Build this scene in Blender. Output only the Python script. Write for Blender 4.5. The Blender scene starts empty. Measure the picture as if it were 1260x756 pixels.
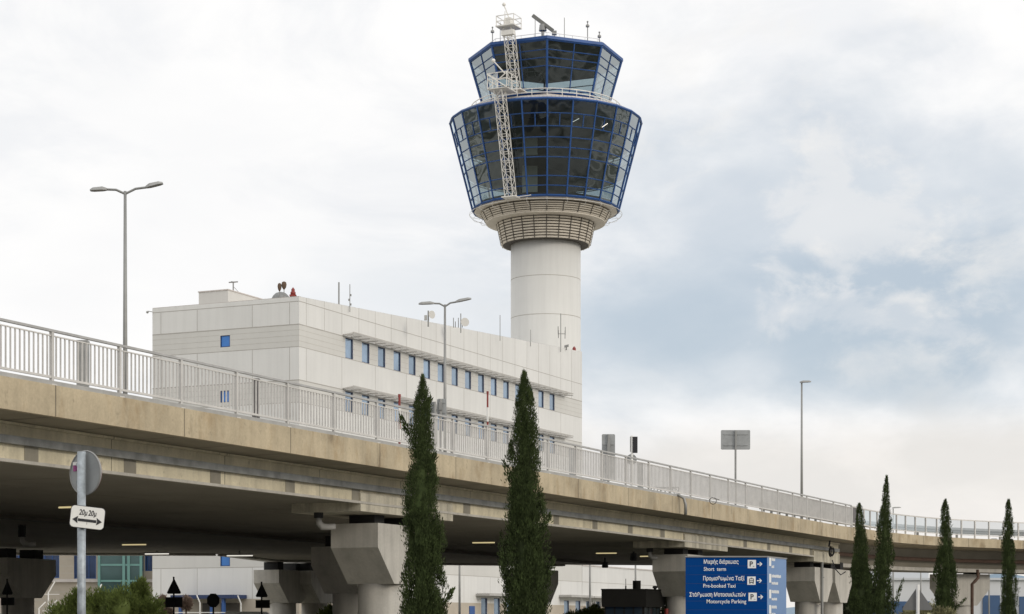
import bpy, math, random
import numpy as np
from mathutils import Vector as V, noise as mnoise

S = bpy.context.scene
COL = S.collection
random.seed(7)
EYE = 1.7
F = 2400.0                      # focal length in photo pixels (1260 wide); level camera with a raised lens

# ------------------------------------------------------------------ camera
cam = bpy.data.objects.new('camera', bpy.data.cameras.new('camera'))
COL.objects.link(cam)
cam.location = (0, 0, EYE)
cam.rotation_euler = (math.radians(90), 0, 0)
cam.data.sensor_width = 36.0
cam.data.lens = F / 1260 * 36
cam.data.shift_y = (771 - 378) / 1260
cam.data.clip_start = 0.1
cam.data.clip_end = 20000
S.camera = cam

# ------------------------------------------------------------------ sky, sun, exposure
SUN_EL, SUN_AZ = math.radians(20), math.radians(126)      # azimuth clockwise from +Y: behind the camera, to the right
world = bpy.data.worlds.new('World'); S.world = world; world.use_nodes = True
def build_world():
    nt = world.node_tree; N = nt.nodes; L = nt.links; N.clear()
    def n(t, **k):
        x = N.new(t)
        for a, b in k.items(): setattr(x, a, b)
        return x
    out = n('ShaderNodeOutputWorld'); bg = n('ShaderNodeBackground'); bg.inputs[1].default_value = 0.1
    L.new(bg.outputs[0], out.inputs[0])
    sky = n('ShaderNodeTexSky', sky_type='NISHITA', sun_disc=False)
    sky.sun_elevation = SUN_EL; sky.sun_rotation = SUN_AZ
    tc = n('ShaderNodeTexCoord'); D = tc.outputs['Generated']
    sep = n('ShaderNodeSeparateXYZ'); L.new(D, sep.inputs[0])
    def math_(op, a, b=None, clamp=False):
        m = n('ShaderNodeMath', operation=op, use_clamp=clamp)
        for i, q in enumerate((a, b)):
            if q is None: continue
            if isinstance(q, (int, float)): m.inputs[i].default_value = q
            else: L.new(q, m.inputs[i])
        return m.outputs[0]
    def noise(scale, detail, stretch, seed=0.0, rough=.55, dist=0.0):
        mp = n('ShaderNodeMapping'); mp.inputs['Scale'].default_value = stretch; mp.inputs['Location'].default_value = (seed, seed*.7, seed*1.3)
        L.new(D, mp.inputs[0])
        t = n('ShaderNodeTexNoise'); t.inputs['Scale'].default_value = scale; t.inputs['Detail'].default_value = detail
        t.inputs['Roughness'].default_value = rough; t.inputs['Distortion'].default_value = dist
        L.new(mp.outputs[0], t.inputs['Vector']); return t.outputs[0]
    def maprange(v, a, b, c=0., d=1.):
        m = n('ShaderNodeMapRange', interpolation_type='SMOOTHSTEP')
        for i, q in enumerate((a, b, c, d)): m.inputs[i+1].default_value = q
        L.new(v, m.inputs[0]); return m.outputs[0]
    def mix(f, a, b):
        m = n('ShaderNodeMix', data_type='RGBA')
        for s, q in ((m.inputs[0], f), (m.inputs[6], a), (m.inputs[7], b)):
            if isinstance(q, tuple): s.default_value = (*q, 1)
            elif isinstance(q, (int, float)): s.default_value = q
            else: L.new(q, s)
        return m.outputs[2]
    def blob(px, py, rx, rz, wob):
        c = V(((px-630)/F, 1, (771-py)/F)).normalized()
        s = n('ShaderNodeVectorMath', operation='SUBTRACT'); L.new(D, s.inputs[0]); s.inputs[1].default_value = c
        m = n('ShaderNodeVectorMath', operation='MULTIPLY'); L.new(s.outputs[0], m.inputs[0]); m.inputs[1].default_value = (F/rx, 3.0, F/rz)
        l = n('ShaderNodeVectorMath', operation='LENGTH'); L.new(m.outputs[0], l.inputs[0])
        d = math_('ADD', l.outputs['Value'], math_('MULTIPLY', math_('SUBTRACT', wob, .5), 1.6))
        return maprange(d, .35, 1.15, 1., 0.)
    nb = noise(9, 7, (1, 1, 2.0), 3.1, .58, .4)
    nf = noise(12, 8, (1, 1, 1.8), 9.7, .52, .2)
    nd = math_('ADD', math_('MULTIPLY', math_('SUBTRACT', noise(20, 9, (1, 1, 1.6), 2.3, .6, .25), .5), 3.0), .5)
    nl = noise(4.5, 5, (1, 1, 2.2), 5.5, .5, .2)
    cloud = mix(maprange(nb, .34, .56), (9.0, 9.1, 9.3), (10.1, 10.05, 10.0))
    cloud = mix(maprange(nl, .5, .7, 0., .4), cloud, (8.8, 8.9, 9.1))
    # thin blue-grey veil in the right half, broken by bright cloud
    veil = mix(.2, (5.5, 6.35, 7.3), sky.outputs[0])
    m1 = math_('MULTIPLY', blob(1150, 400, 340, 130, nf), .92)
    m2 = math_('MULTIPLY', blob(1010, 310, 420, 230, nf), .62)
    m3 = math_('MULTIPLY', blob(850, 430, 230, 110, nb), .50)
    m4 = math_('MULTIPLY', blob(520, 390, 340, 110, nb), .30)
    c = mix(m2, cloud, veil); c = mix(m3, c, veil); c = mix(m4, c, veil); c = mix(m1, c, veil)
    br = math_('MULTIPLY', blob(1030, 262, 95, 80, nd), .45)
    c = mix(br, c, (9.0, 8.9, 8.8))
    br2 = math_('MULTIPLY', blob(1080, 388, 160, 34, nd), .34)
    c = mix(br2, c, (8.3, 8.35, 8.5))
    hl = math_('MULTIPLY', math_('MULTIPLY', maprange(noise(13, 8, (1, 1, 1.5), 21.3, .6, .3), .50, .66), blob(1040, 270, 420, 260, nb)), .55)
    c = mix(hl, c, (9.3, 9.1, 8.8))
    # warm low band over the horizon
    zz = sep.outputs[2]
    low = math_('MULTIPLY', maprange(math_('ADD', zz, math_('MULTIPLY', math_('SUBTRACT', nf, .5), .05)), .085, .118, 1., 0.), .9)
    c = mix(low, c, mix(maprange(nb, .35, .65), (8.2, 7.95, 7.6), (9.1, 8.75, 8.35)))
    # overcast: brighter overhead than near the horizon
    k = maprange(zz, .3, .8, 1., 1.3)
    sc = n('ShaderNodeVectorMath', operation='SCALE'); L.new(c, sc.inputs[0]); L.new(k, sc.inputs['Scale'])
    L.new(sc.outputs[0], bg.inputs[0])
build_world()
sun = bpy.data.objects.new('sun', bpy.data.lights.new('sun', 'SUN')); COL.objects.link(sun)
sun.data.energy = 1.2; sun.data.angle = math.radians(16); sun.data.color = (1, .92, .80)
sdir = V((math.sin(SUN_AZ)*math.cos(SUN_EL), math.cos(SUN_AZ)*math.cos(SUN_EL), math.sin(SUN_EL)))
sun.rotation_euler = sdir.to_track_quat('Z', 'Y').to_euler()
S.view_settings.view_transform = 'Standard'; S.view_settings.look = 'None'
S.view_settings.exposure = 0.0; S.view_settings.gamma = 1.0; S.view_settings.use_curve_mapping = False
S.render.engine = 'CYCLES'
S.cycles.max_bounces = 8; S.cycles.diffuse_bounces = 4; S.cycles.glossy_bounces = 4
S.cycles.transparent_max_bounces = 16; S.cycles.use_denoising = True
S.cycles.caustics_reflective = False; S.cycles.caustics_refractive = False

# ------------------------------------------------------------------ helpers
def P(px, py, Y): return V(((px-630)/F*Y, Y, EYE + (771-py)/F*Y))
d = V((.4157, .9095, 0)); nrm = V((-.9095, .4157, 0)); UP = V((0, 0, 1))
B0 = V((-12.075, 46, 0))
def B(t, w, z=0.): return B0 + d*t + nrm*w + UP*(z+EYE)          # viaduct frame; z above eye level
C0 = V((-15.28, 140, 0))
def T(t, w, z=0.): return C0 + d*t + nrm*w + UP*(z+EYE)          # tower building frame

def tag(o, label=None, cat=None, group=None, kind=None):
    for k, v in (('label', label), ('category', cat), ('group', group), ('kind', kind)):
        if v: o[k] = v
    return o
def thing(name, label, cat, loc, group=None):
    o = bpy.data.objects.new(name, None); COL.objects.link(o); o.location = loc
    o.empty_display_size = .3
    return tag(o, label, cat, group)
def wloc(o):
    v = V((0, 0, 0))
    while o: v = v + o.location; o = o.parent
    return v
def copy_tree(o, parent=None, loc=None):
    c = o.copy(); COL.objects.link(c)
    if parent: c.parent = parent
    if loc is not None: c.location = loc
    for ch in [x for x in o.children]: copy_tree(ch, c)
    return c

class MB:
    def __init__(s): s.v = []; s.f = []; s.uv = []; s.mi = []; s.m = 0
    def face(s, pts, uv=None):
        b = len(s.v); s.v += [tuple(p) for p in pts]; s.f.append(tuple(range(b, b+len(pts))))
        s.uv += uv if uv else [(0, 0)]*len(pts); s.mi.append(s.m); return s
    def box(s, o, a, b, c):
        """box with corner o and edge vectors a, b, c"""
        o, a, b, c = V(o), V(a), V(b), V(c)
        if a.cross(b).dot(c) < 0: a, b = b, a
        q = lambda p, x, y: s.face([p, p+x, p+x+y, p+y], [(0, 0), (x.length, 0), (x.length, y.length), (0, y.length)])
        q(o, b, a); q(o+c, a, b); q(o, a, c); q(o+b, c, a); q(o, c, b); q(o+a, b, c); return s
    def cbox(s, c, a, b, h):
        """box centred on c in plan, standing on c: half vectors a, b and height h"""
        c, a, b = V(c), V(a), V(b); return s.box(c-a-b, a*2, b*2, UP*h)
    def tube(s, pts, r, n=8, cap=True):
        pts = [V(p) for p in pts]; rs = r if isinstance(r, (list, tuple)) else [r]*len(pts)
        rings = []; prev = None
        for i, p in enumerate(pts):
            t = (pts[min(i+1, len(pts)-1)] - pts[max(i-1, 0)]).normalized()
            a = prev if prev else (V((1, 0, 0)) if abs(t.x) < .8 else V((0, 1, 0)))
            a = (a - t*a.dot(t)).normalized(); prev = a; b = t.cross(a)
            k = len(s.v); s.v += [tuple(p + (a*math.cos(2*math.pi*j/n) + b*math.sin(2*math.pi*j/n))*rs[i]) for j in range(n)]; rings.append(k)
        for i in range(len(pts)-1):
            for j in range(n):
                k, l = rings[i], rings[i+1]; j2 = (j+1) % n
                s.f.append((k+j, k+j2, l+j2, l+j)); s.uv += [(0, 0)]*4; s.mi.append(s.m)
        if cap:
            s.f.append(tuple(reversed(range(rings[0], rings[0]+n)))); s.uv += [(0, 0)]*n; s.mi.append(s.m)
            s.f.append(tuple(range(rings[-1], rings[-1]+n))); s.uv += [(0, 0)]*n; s.mi.append(s.m)
        return s
    def lathe(s, c, prof, n=32, a0=0., cap=True):
        """profile [(r, z)] bottom to top turned about the vertical through c"""
        c = V(c); rings = []
        for r, z in prof:
            k = len(s.v); s.v += [(c.x+r*math.sin(a0+2*math.pi*j/n), c.y-r*math.cos(a0+2*math.pi*j/n), c.z+z) for j in range(n)]; rings.append(k)
        for i in range(len(prof)-1):
            for j in range(n):
                k, l = rings[i], rings[i+1]; j2 = (j+1) % n
                s.f.append((k+j, k+j2, l+j2, l+j)); s.mi.append(s.m)
                u0, u1 = j/n, (j+1)/n; s.uv += [(u0, prof[i][1]), (u1, prof[i][1]), (u1, prof[i+1][1]), (u0, prof[i+1][1])]
        if cap:
            s.f.append(tuple(reversed(range(rings[0], rings[0]+n)))); s.uv += [(0, 0)]*n; s.mi.append(s.m)
            s.f.append(tuple(range(rings[-1], rings[-1]+n))); s.uv += [(0, 0)]*n; s.mi.append(s.m)
        return s
    def ball(s, c, r, nu=14, nv=8, sq=(1, 1, 1), top=False):
        c = V(c); lo = 0 if top else -90
        prof = [(max(1e-3, math.cos(math.radians(lo+(90-lo)*i/nv)))*r*sq[0], math.sin(math.radians(lo+(90-lo)*i/nv))*r*sq[2]) for i in range(nv+1)]
        return s.lathe(c, prof, nu)
    def prism(s, poly, ext):
        """polygon (3D points) extruded by vector ext"""
        poly = [V(p) for p in poly]; ext = V(ext)
        nn = sum(((poly[i]-poly[0]).cross(poly[i+1]-poly[0]) for i in range(1, len(poly)-1)), V((0, 0, 0)))
        if nn.dot(ext) > 0: poly = poly[::-1]
        s.face(poly); s.face([p+ext for p in reversed(poly)])
        m = len(poly)
        for i in range(m):
            a, b = poly[i], poly[(i+1) % m]; s.face([b, a, a+ext, b+ext], [(0, 0), ((a-b).length, 0), ((a-b).length, ext.length), (0, ext.length)])
        return s
    def sweep(s, path, prof, closed=True, caps=True, u0=0.):
        """profile [(w, z above eye)] carried along path [(point, inward normal)]"""
        u = [u0]
        for i in range(1, len(path)): u.append(u[-1] + (path[i][0]-path[i-1][0]).length)
        vv = [0.]
        pr = prof + [prof[0]] if closed else prof
        for i in range(1, len(pr)): vv.append(vv[-1] + math.hypot(pr[i][0]-pr[i-1][0], pr[i][1]-pr[i-1][1]))
        pt = lambda i, j: path[i][0] + path[i][1]*pr[j][0] + UP*(pr[j][1]+EYE)
        for i in range(len(path)-1):
            for j in range(len(pr)-1):
                s.face([pt(i, j), pt(i+1, j), pt(i+1, j+1), pt(i, j+1)], [(u[i], vv[j]), (u[i+1], vv[j]), (u[i+1], vv[j+1]), (u[i], vv[j+1])])
        if closed and caps:
            s.face([pt(0, j) for j in range(len(prof))]); s.face([pt(len(path)-1, j) for j in reversed(range(len(prof)))])
        return s
    def build(s, name, mats, parent=None, smooth=False, org=None):
        o0 = V(org) if org is not None else (wloc(parent) if parent else V((0, 0, 0)))
        me = bpy.data.meshes.new(name)
        a = np.array(s.v, dtype=float).reshape(-1, 3) - np.array(o0)
        me.from_pydata([tuple(q) for q in a], [], s.f)
        ul = me.uv_layers.new(name='UVMap'); ul.data.foreach_set('uv', np.array(s.uv, dtype=np.float32).ravel())
        for m in (mats if isinstance(mats, (list, tuple)) else [mats]): me.materials.append(m)
        me.polygons.foreach_set('material_index', s.mi)
        if smooth:
            me.polygons.foreach_set('use_smooth', [len(f) <= 4 for f in s.f])
        me.update()
        o = bpy.data.objects.new(name, me); COL.objects.link(o)
        if parent: o.parent = parent
        if org is not None: o.location = o0 - (wloc(parent) if parent else V((0, 0, 0)))
        return o

def catmull(pts, step):
    out = []
    P_ = [V(p) for p in pts]; P_ = [P_[0]*2-P_[1]] + P_ + [P_[-1]*2-P_[-2]]
    for i in range(1, len(P_)-2):
        k = max(1, int((P_[i+1]-P_[i]).length/step))
        for j in range(k):
            t = j/k; a, b, c, e = P_[i-1], P_[i], P_[i+1], P_[i+2]
            out.append(.5*((2*b) + (c-a)*t + (2*a-5*b+4*c-e)*t*t + (3*b-a-3*c+e)*t**3))
    out.append(P_[-2]); return out
def with_normals(pts):
    r = []
    for i, p in enumerate(pts):
        t = (pts[min(i+1, len(pts)-1)]-pts[max(i-1, 0)]).normalized(); r.append((p, V((-t.y, t.x, 0))))
    return r

# ------------------------------------------------------------------ materials
def pmat(name, col, rough=.7, metal=0., var=.12, scale=1.2, streak=0., dirt=0., spec=.5, fine=0., bump=0., rnd=0., joints=None, spots=0., stain=None, specks=0.):
    m = bpy.data.materials.new(name); m.use_nodes = True; nt = m.node_tree; N = nt.nodes; L = nt.links
    b = N['Principled BSDF']; b.inputs['Roughness'].default_value = rough; b.inputs['Metallic'].default_value = metal
    b.inputs['Specular IOR Level'].default_value = spec
    tc = N.new('ShaderNodeTexCoord')
    def noise(sc, det, st=(1, 1, 1)):
        mp = N.new('ShaderNodeMapping'); mp.inputs['Scale'].default_value = st; L.new(tc.outputs['Object'], mp.inputs[0])
        t = N.new('ShaderNodeTexNoise'); t.inputs['Scale'].default_value = sc; t.inputs['Detail'].default_value = det; t.inputs['Roughness'].default_value = .6
        L.new(mp.outputs[0], t.inputs['Vector']); return t.outputs[0]
    def mr(v, a, b_, c, e):
        k = N.new('ShaderNodeMapRange')
        for i, q in enumerate((a, b_, c, e)): k.inputs[i+1].default_value = q
        L.new(v, k.inputs[0]); return k.outputs[0]
    def mul(x, y):
        k = N.new('ShaderNodeMath'); k.operation = 'MULTIPLY'; L.new(x, k.inputs[0]); L.new(y, k.inputs[1]); return k.outputs[0]
    f = mr(noise(scale, 5), .3, .7, 1-var, 1+var)
    if streak: f = mul(f, mr(noise(1.0, 5, (2.2, 2.2, .12)), .42, .70, 1, 1-streak))
    if dirt: f = mul(f, mr(noise(.45*scale, 7), .52, .72, 1, 1-dirt))
    if fine: f = mul(f, mr(noise(14, 4), .3, .7, 1-fine, 1+fine))
    if spots: f = mul(f, mr(noise(1.3, 6, (1.2, 1.2, .55)), .58, .74, 1, 1-spots))
    if specks: f = mul(f, mr(noise(5.5, 4, (1, 1, .7)), .62, .74, 1, 1-specks))
    if rnd:
        g = N.new('ShaderNodeNewGeometry'); f = mul(f, mr(g.outputs['Random Per Island'], 0, 1, 1-rnd, 1+rnd))
    if joints:                                     # dark construction joints across a swept surface, every joints[0] metres from joints[1]
        per, off, wd, amt = joints
        sx = N.new('ShaderNodeSeparateXYZ'); L.new(tc.outputs['UV'], sx.inputs[0])
        k = N.new('ShaderNodeMath'); k.operation = 'PINGPONG'; k.inputs[1].default_value = per/2
        a = N.new('ShaderNodeMath'); a.operation = 'SUBTRACT'; L.new(sx.outputs[0], a.inputs[0]); a.inputs[1].default_value = off
        L.new(a.outputs[0], k.inputs[0]); f = mul(f, mr(k.outputs[0], wd*.5, wd, 1-amt, 1))
    sc = N.new('ShaderNodeVectorMath'); sc.operation = 'SCALE'; sc.inputs[0].default_value = col; L.new(f, sc.inputs['Scale'])
    if stain:                                      # weathering blotches and ground patches of another colour
        mx = N.new('ShaderNodeMix'); mx.data_type = 'RGBA'; mx.inputs[6].default_value = (*col, 1); mx.inputs[7].default_value = (*stain[0], 1)
        L.new(mr(noise(stain[1], 7, stain[2]), stain[3], stain[4], 0, stain[5]), mx.inputs[0]); L.new(mx.outputs[2], sc.inputs[0])
    L.new(sc.outputs[0], b.inputs['Base Color'])
    if bump:
        bp = N.new('ShaderNodeBump'); bp.inputs['Strength'].default_value = bump; bp.inputs['Distance'].default_value = .02
        L.new(noise(9, 6), bp.inputs['Height']); L.new(bp.outputs[0], b.inputs['Normal'])
    return m
def glass_mat(name, tint, f0=1.5, rough=.02, bend=.0):
    m = bpy.data.materials.new(name); m.use_nodes = True; N = m.node_tree.nodes; L = m.node_tree.links; N.clear()   # a coated pane: part mirror, part clear
    o = N.new('ShaderNodeOutputMaterial'); t = N.new('ShaderNodeBsdfTransparent'); t.inputs[0].default_value = (*tint, 1)
    g = N.new('ShaderNodeBsdfGlossy'); g.inputs['Roughness'].default_value = rough; g.inputs[0].default_value = (.80, .90, .96, 1)
    lw = N.new('ShaderNodeLayerWeight'); lw.inputs[0].default_value = .5; pw = N.new('ShaderNodeMath'); pw.operation = 'POWER'; pw.inputs[1].default_value = 1.8; L.new(lw.outputs['Facing'], pw.inputs[0])
    fr = N.new('ShaderNodeMapRange'); k0 = f0; fr.inputs[3].default_value = k0; fr.inputs[4].default_value = 1; L.new(pw.outputs[0], fr.inputs[0])
    x = N.new('ShaderNodeMixShader'); L.new(fr.outputs[0], x.inputs[0]); L.new(t.outputs[0], x.inputs[1]); L.new(g.outputs[0], x.inputs[2])
    L.new(x.outputs[0], o.inputs[0])
    if bend:
        tc = N.new('ShaderNodeTexCoord'); nz = N.new('ShaderNodeTexNoise'); nz.inputs['Scale'].default_value = .4; nz.inputs['Detail'].default_value = 1; L.new(tc.outputs['Object'], nz.inputs['Vector'])
        bp = N.new('ShaderNodeBump'); bp.inputs['Strength'].default_value = bend; bp.inputs['Distance'].default_value = .05; L.new(nz.outputs[0], bp.inputs['Height'])
        L.new(bp.outputs[0], g.inputs['Normal'])
    return m
def emit_mat(name, col, k):
    m = bpy.data.materials.new(name); m.use_nodes = True; b = m.node_tree.nodes['Principled BSDF']
    b.inputs['Base Color'].default_value = (*col, 1); b.inputs['Emission Color'].default_value = (*col, 1); b.inputs['Emission Strength'].default_value = k
    return m

M = {}
M['ground'] = pmat('ground_dry', (.46, .44, .385), .95, var=.2, scale=.05, stain=((.06, .065, .035), (.014), (1, 1, 1), .48, .56, .92))  # dark patches out of view, added to vary the cab glass reflections
M['asphalt'] = pmat('asphalt', (.055, .055, .057), .9, var=.2, scale=.4, fine=.2)
M['paint_white'] = pmat('road_paint', (.75, .75, .72), .7, var=.1)
M['fascia'] = pmat('ochre_concrete', (.465, .388, .265), .85, var=.14, scale=.7, streak=.16, dirt=.24, fine=.08, bump=.3, spots=.42, specks=.32, stain=((.31, .215, .11), 1.6, (1, 1, .45), .50, .74, .75), joints=(5.56, 2.09, .03, .6))
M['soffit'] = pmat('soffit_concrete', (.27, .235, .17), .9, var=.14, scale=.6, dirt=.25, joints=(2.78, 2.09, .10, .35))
M['girder'] = pmat('girder_concrete', (.66, .595, .44), .85, specks=.3, spots=.2, var=.14, scale=.8, streak=.22, dirt=.22, fine=.06, bump=.15, joints=(5.56, 1.0, .025, .6))
M['girder_stain'] = pmat('stained_girder_concrete', (.56, .52, .42), .88, var=.15, scale=1.2, streak=.5, dirt=.4, fine=.08, bump=.15, joints=(5.56, 1.0, .025, .6))
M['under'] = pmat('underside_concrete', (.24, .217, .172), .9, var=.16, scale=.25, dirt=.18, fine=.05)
M['pier'] = pmat('pier_concrete', (.50, .475, .425), .8, var=.10, scale=.8, streak=.22, dirt=.2, fine=.05, bump=.1, specks=.12)
M['bearing'] = pmat('bearing_rubber', (.015, .015, .015), .8)
M['steel_tray'] = pmat('galvanised_tray', (.235, .24, .235), .6, .2, var=.3, scale=2, streak=.2)
M['patch'] = pmat('grey_mortar_patch', (.26, .24, .195), .9, var=.2)
M['rail'] = pmat('galvanised_rail', (.60, .58, .55), .55, .15, var=.10, scale=2, fine=.05)
M['rail_dark'] = pmat('grey_screen_panel', (.14, .13, .13), .6, .1, var=.1)
M['rust'] = pmat('rusty_pipe', (.10, .06, .042), .8, var=.3, scale=2)
M['panel'] = pmat('white_cladding_panel', (.685, .68, .66), .55, rnd=.022, var=.035, scale=.25, streak=.06)
M['band'] = pmat('ribbed_cladding_band', (.595, .585, .555), .6, var=.04, scale=.3, streak=.03)
M['joint'] = pmat('cladding_joint', (.40, .38, .35), .8, var=.1)
M['joint_soft'] = pmat('cladding_rib', (.46, .44, .40), .8, var=.1)
M['winglass'] = pmat('blue_window_glass', (.27, .36, .47), .10, .6, var=.30, scale=.3)
M['winframe'] = pmat('navy_window_frame', (.012, .03, .10), .45, var=.1)
M['blueframe'] = pmat('blue_window_frame', (.02, .08, .26), .45, var=.1)
M['shade'] = pmat('grey_sunshade', (.48, .46, .43), .6, .2, var=.1)
M['shaft'] = pmat('white_tower_concrete', (.64, .635, .61), .65, var=.03, scale=.2, streak=.06)
M['louvre'] = pmat('beige_louvre', (.60, .545, .465), .6, var=.05)
M['dark'] = pmat('dark_gap', (.075, .066, .056), .8)
M['cabblue'] = pmat('cobalt_blue_frame', (.014, .068, .235), .5, .1, var=.15, scale=.8)
M['cabglass'] = glass_mat('tinted_cab_glass', (.52, .60, .63), .062, .01, .8)
M['interior'] = pmat('cab_interior', (.032, .028, .026), .8, var=.2)
M['cream'] = pmat('cream_interior_core', (.42, .40, .34), .8, var=.1)
M['mast'] = pmat('white_lattice_steel', (.72, .70, .66), .5, .05, var=.08)
M['roofgrey'] = pmat('pale_gutter_metal', (.55, .51, .48), .6, .1, var=.08)
M['rail_top'] = pmat('grey_handrail', (.40, .395, .385), .5, .2, var=.15, scale=2)
M['darkmetal'] = pmat('dark_grey_metal', (.14, .14, .13), .5, .1)
M['lamp'] = pmat('lamp_post_steel', (.27, .27, .26), .5, .3, var=.12)
M['lamphead'] = pmat('lamp_head_grey', (.30, .30, .29), .5, .1, var=.1)
M['signback'] = pmat('grey_sign_back', (.32, .33, .33), .5, .25, var=.12, scale=2.5, dirt=.15)
M['galv'] = pmat('galvanised_pole', (.33, .365, .39), .5, .25, var=.22, scale=6, dirt=.35, fine=.2)
M['black'] = pmat('shade_dark_sign_back', (.008, .008, .008), .8)  # sign backs under the deck: its shade put into a near-black colour
M['plate'] = pmat('white_sign_plate', (.74, .73, .69), .5, var=.05, scale=3, dirt=.08)
M['ink'] = pmat('black_paint', (.012, .012, .015), .6)
M['winblue'] = pmat('vivid_blue_glass', (.05, .19, .52), .1, .25, var=.1)
M['windark'] = pmat('dark_blue_glass', (.025, .05, .12), .1, .3, var=.3)
M['flash'] = pmat('grey_flashing', (.36, .355, .34), .6, .1, var=.15, scale=2)
M['postgrey'] = pmat('grey_rail_post', (.54, .525, .50), .6, .1, var=.12)
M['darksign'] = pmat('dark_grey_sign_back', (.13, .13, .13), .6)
M['red'] = pmat('red_paint', (.22, .025, .018), .5, var=.15)
M['white'] = pmat('white_paint', (.75, .74, .71), .55, var=.06)
M['totem'] = pmat('blue_sign_sheet', (.0008, .046, .205), .6, var=.06, scale=.5, spec=.05)
M['totem_sheen'] = pmat('sheen_blue_sign_sheet', (.085, .20, .42), .30, var=.06, scale=.5)  # same blue sheet; grazing sky sheen put into a paler base colour
M['letter'] = pmat('white_sign_lettering', (.78, .79, .78), .5, var=.03)
M['foliage'] = pmat('cypress_foliage', (.058, .080, .027), .75, var=.4, scale=3.5, rnd=.5, spec=.2)
M['shrub'] = pmat('shrub_foliage', (.125, .16, .04), .7, var=.25, scale=2, rnd=.45, spec=.25)
M['shrub_dark'] = pmat('dark_tree_foliage', (.045, .055, .03), .75, var=.25, scale=1.5, rnd=.4, spec=.2)
M['flower'] = pmat('pink_oleander', (.26, .19, .15), .75, var=.3, scale=3, rnd=.4)
M['dryshrub'] = pmat('pale_flowering_shrub', (.24, .23, .12), .75, var=.3, scale=3, rnd=.4)
M['bark'] = pmat('cypress_bark', (.12, .08, .055), .9, var=.25, scale=6)
M['stone'] = pmat('beige_stone_wall', (.44, .39, .32), .85, var=.10, scale=.6, dirt=.15)
M['teal'] = pmat('teal_curtain_frame', (.16, .33, .30), .5, var=.1)
M['tealglass'] = pmat('teal_curtain_glass', (.07, .13, .13), .08, .3, var=.25, scale=.35)
M['booth'] = pmat('black_booth_cladding', (.015, .0145, .013), .85, var=.15, spec=.1)
M['boothglass'] = pmat('booth_glass', (.02, .03, .035), .05)
M['hallwhite'] = pmat('pale_hall_cladding', (.55, .56, .57), .6, var=.04, scale=.1)
M['hallgrey'] = pmat('pale_hall_roof', (.50, .52, .54), .6, var=.05, scale=.1)
M['hallblue'] = pmat('blue_dock_cladding', (.035, .08, .17), .6, var=.15, scale=.3)
M['hill'] = pmat('hazy_hill', (.20, .27, .34), .95, var=.1, scale=.005)  # bluish haze of distance put into the base colour
M['tube'] = emit_mat('fluorescent_tube', (1., .84, .45), .55)
M['tubew'] = emit_mat('white_fluorescent_tube', (1., .95, .85), .8)
M['canopy'] = pmat('grey_canopy', (.42, .41, .39), .6, var=.1)
M['yellow'] = pmat('yellow_paint', (.60, .33, .03), .6, var=.1)
M['panelglass'] = glass_mat('clear_screen_panel', (.80, .81, .82), .06, .05)
# ------------------------------------------------------------------ setting: ground, roads, hills
g = MB(); g.face([(-9000, -9000, 0), (9000, -9000, 0), (9000, 9000, 0), (-9000, 9000, 0)]); tag(g.build('ground', M['ground']), kind='structure')
def strip(name, t0, t1, w0, w1, z, mat, n0=.0):
    m = MB(); m.face([B(t0, w0, z-EYE), B(t1, w0, z-EYE), B(t1, w1, z-EYE), B(t0, w1, z-EYE)][::-1]); return tag(m.build(name, mat), kind='structure')
strip('road', -120, 260, -26, -4, .004, M['asphalt'])
strip('road', -120, 260, 10, 30, .004, M['asphalt'])
mk = MB()
for k in range(-20, 44):
    for w in (-15, 20): mk.face([B(k*6, w-.07, .008-EYE), B(k*6+3, w-.07, .008-EYE), B(k*6+3, w+.07, .008-EYE), B(k*6, w+.07, .008-EYE)][::-1])
tag(mk.build('road_markings', M['paint_white']), kind='structure')
m = MB()
hx = [(-200, 0), (60, 0), (520, 40), (640, 74), (730, 83), (800, 88), (860, 79), (930, 62), (1100, 70), (1500, 88), (1900, 60), (2400, 0)]
hp = catmull([(x, 3000 + .12*abs(x-800), z) for x, z in hx], 40)
for a, b in zip(hp, hp[1:]):
    m.face([(a.x, a.y, -3), (b.x, b.y, -3), (b.x, b.y+160, b.z), (a.x, a.y+160, a.z)])
    m.face([(a.x, a.y+160, a.z), (b.x, b.y+160, b.z), (b.x, b.y+900, -3), (a.x, a.y+900, -3)])
tag(m.build('hills', M['hill'], smooth=True), kind='structure')

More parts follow.
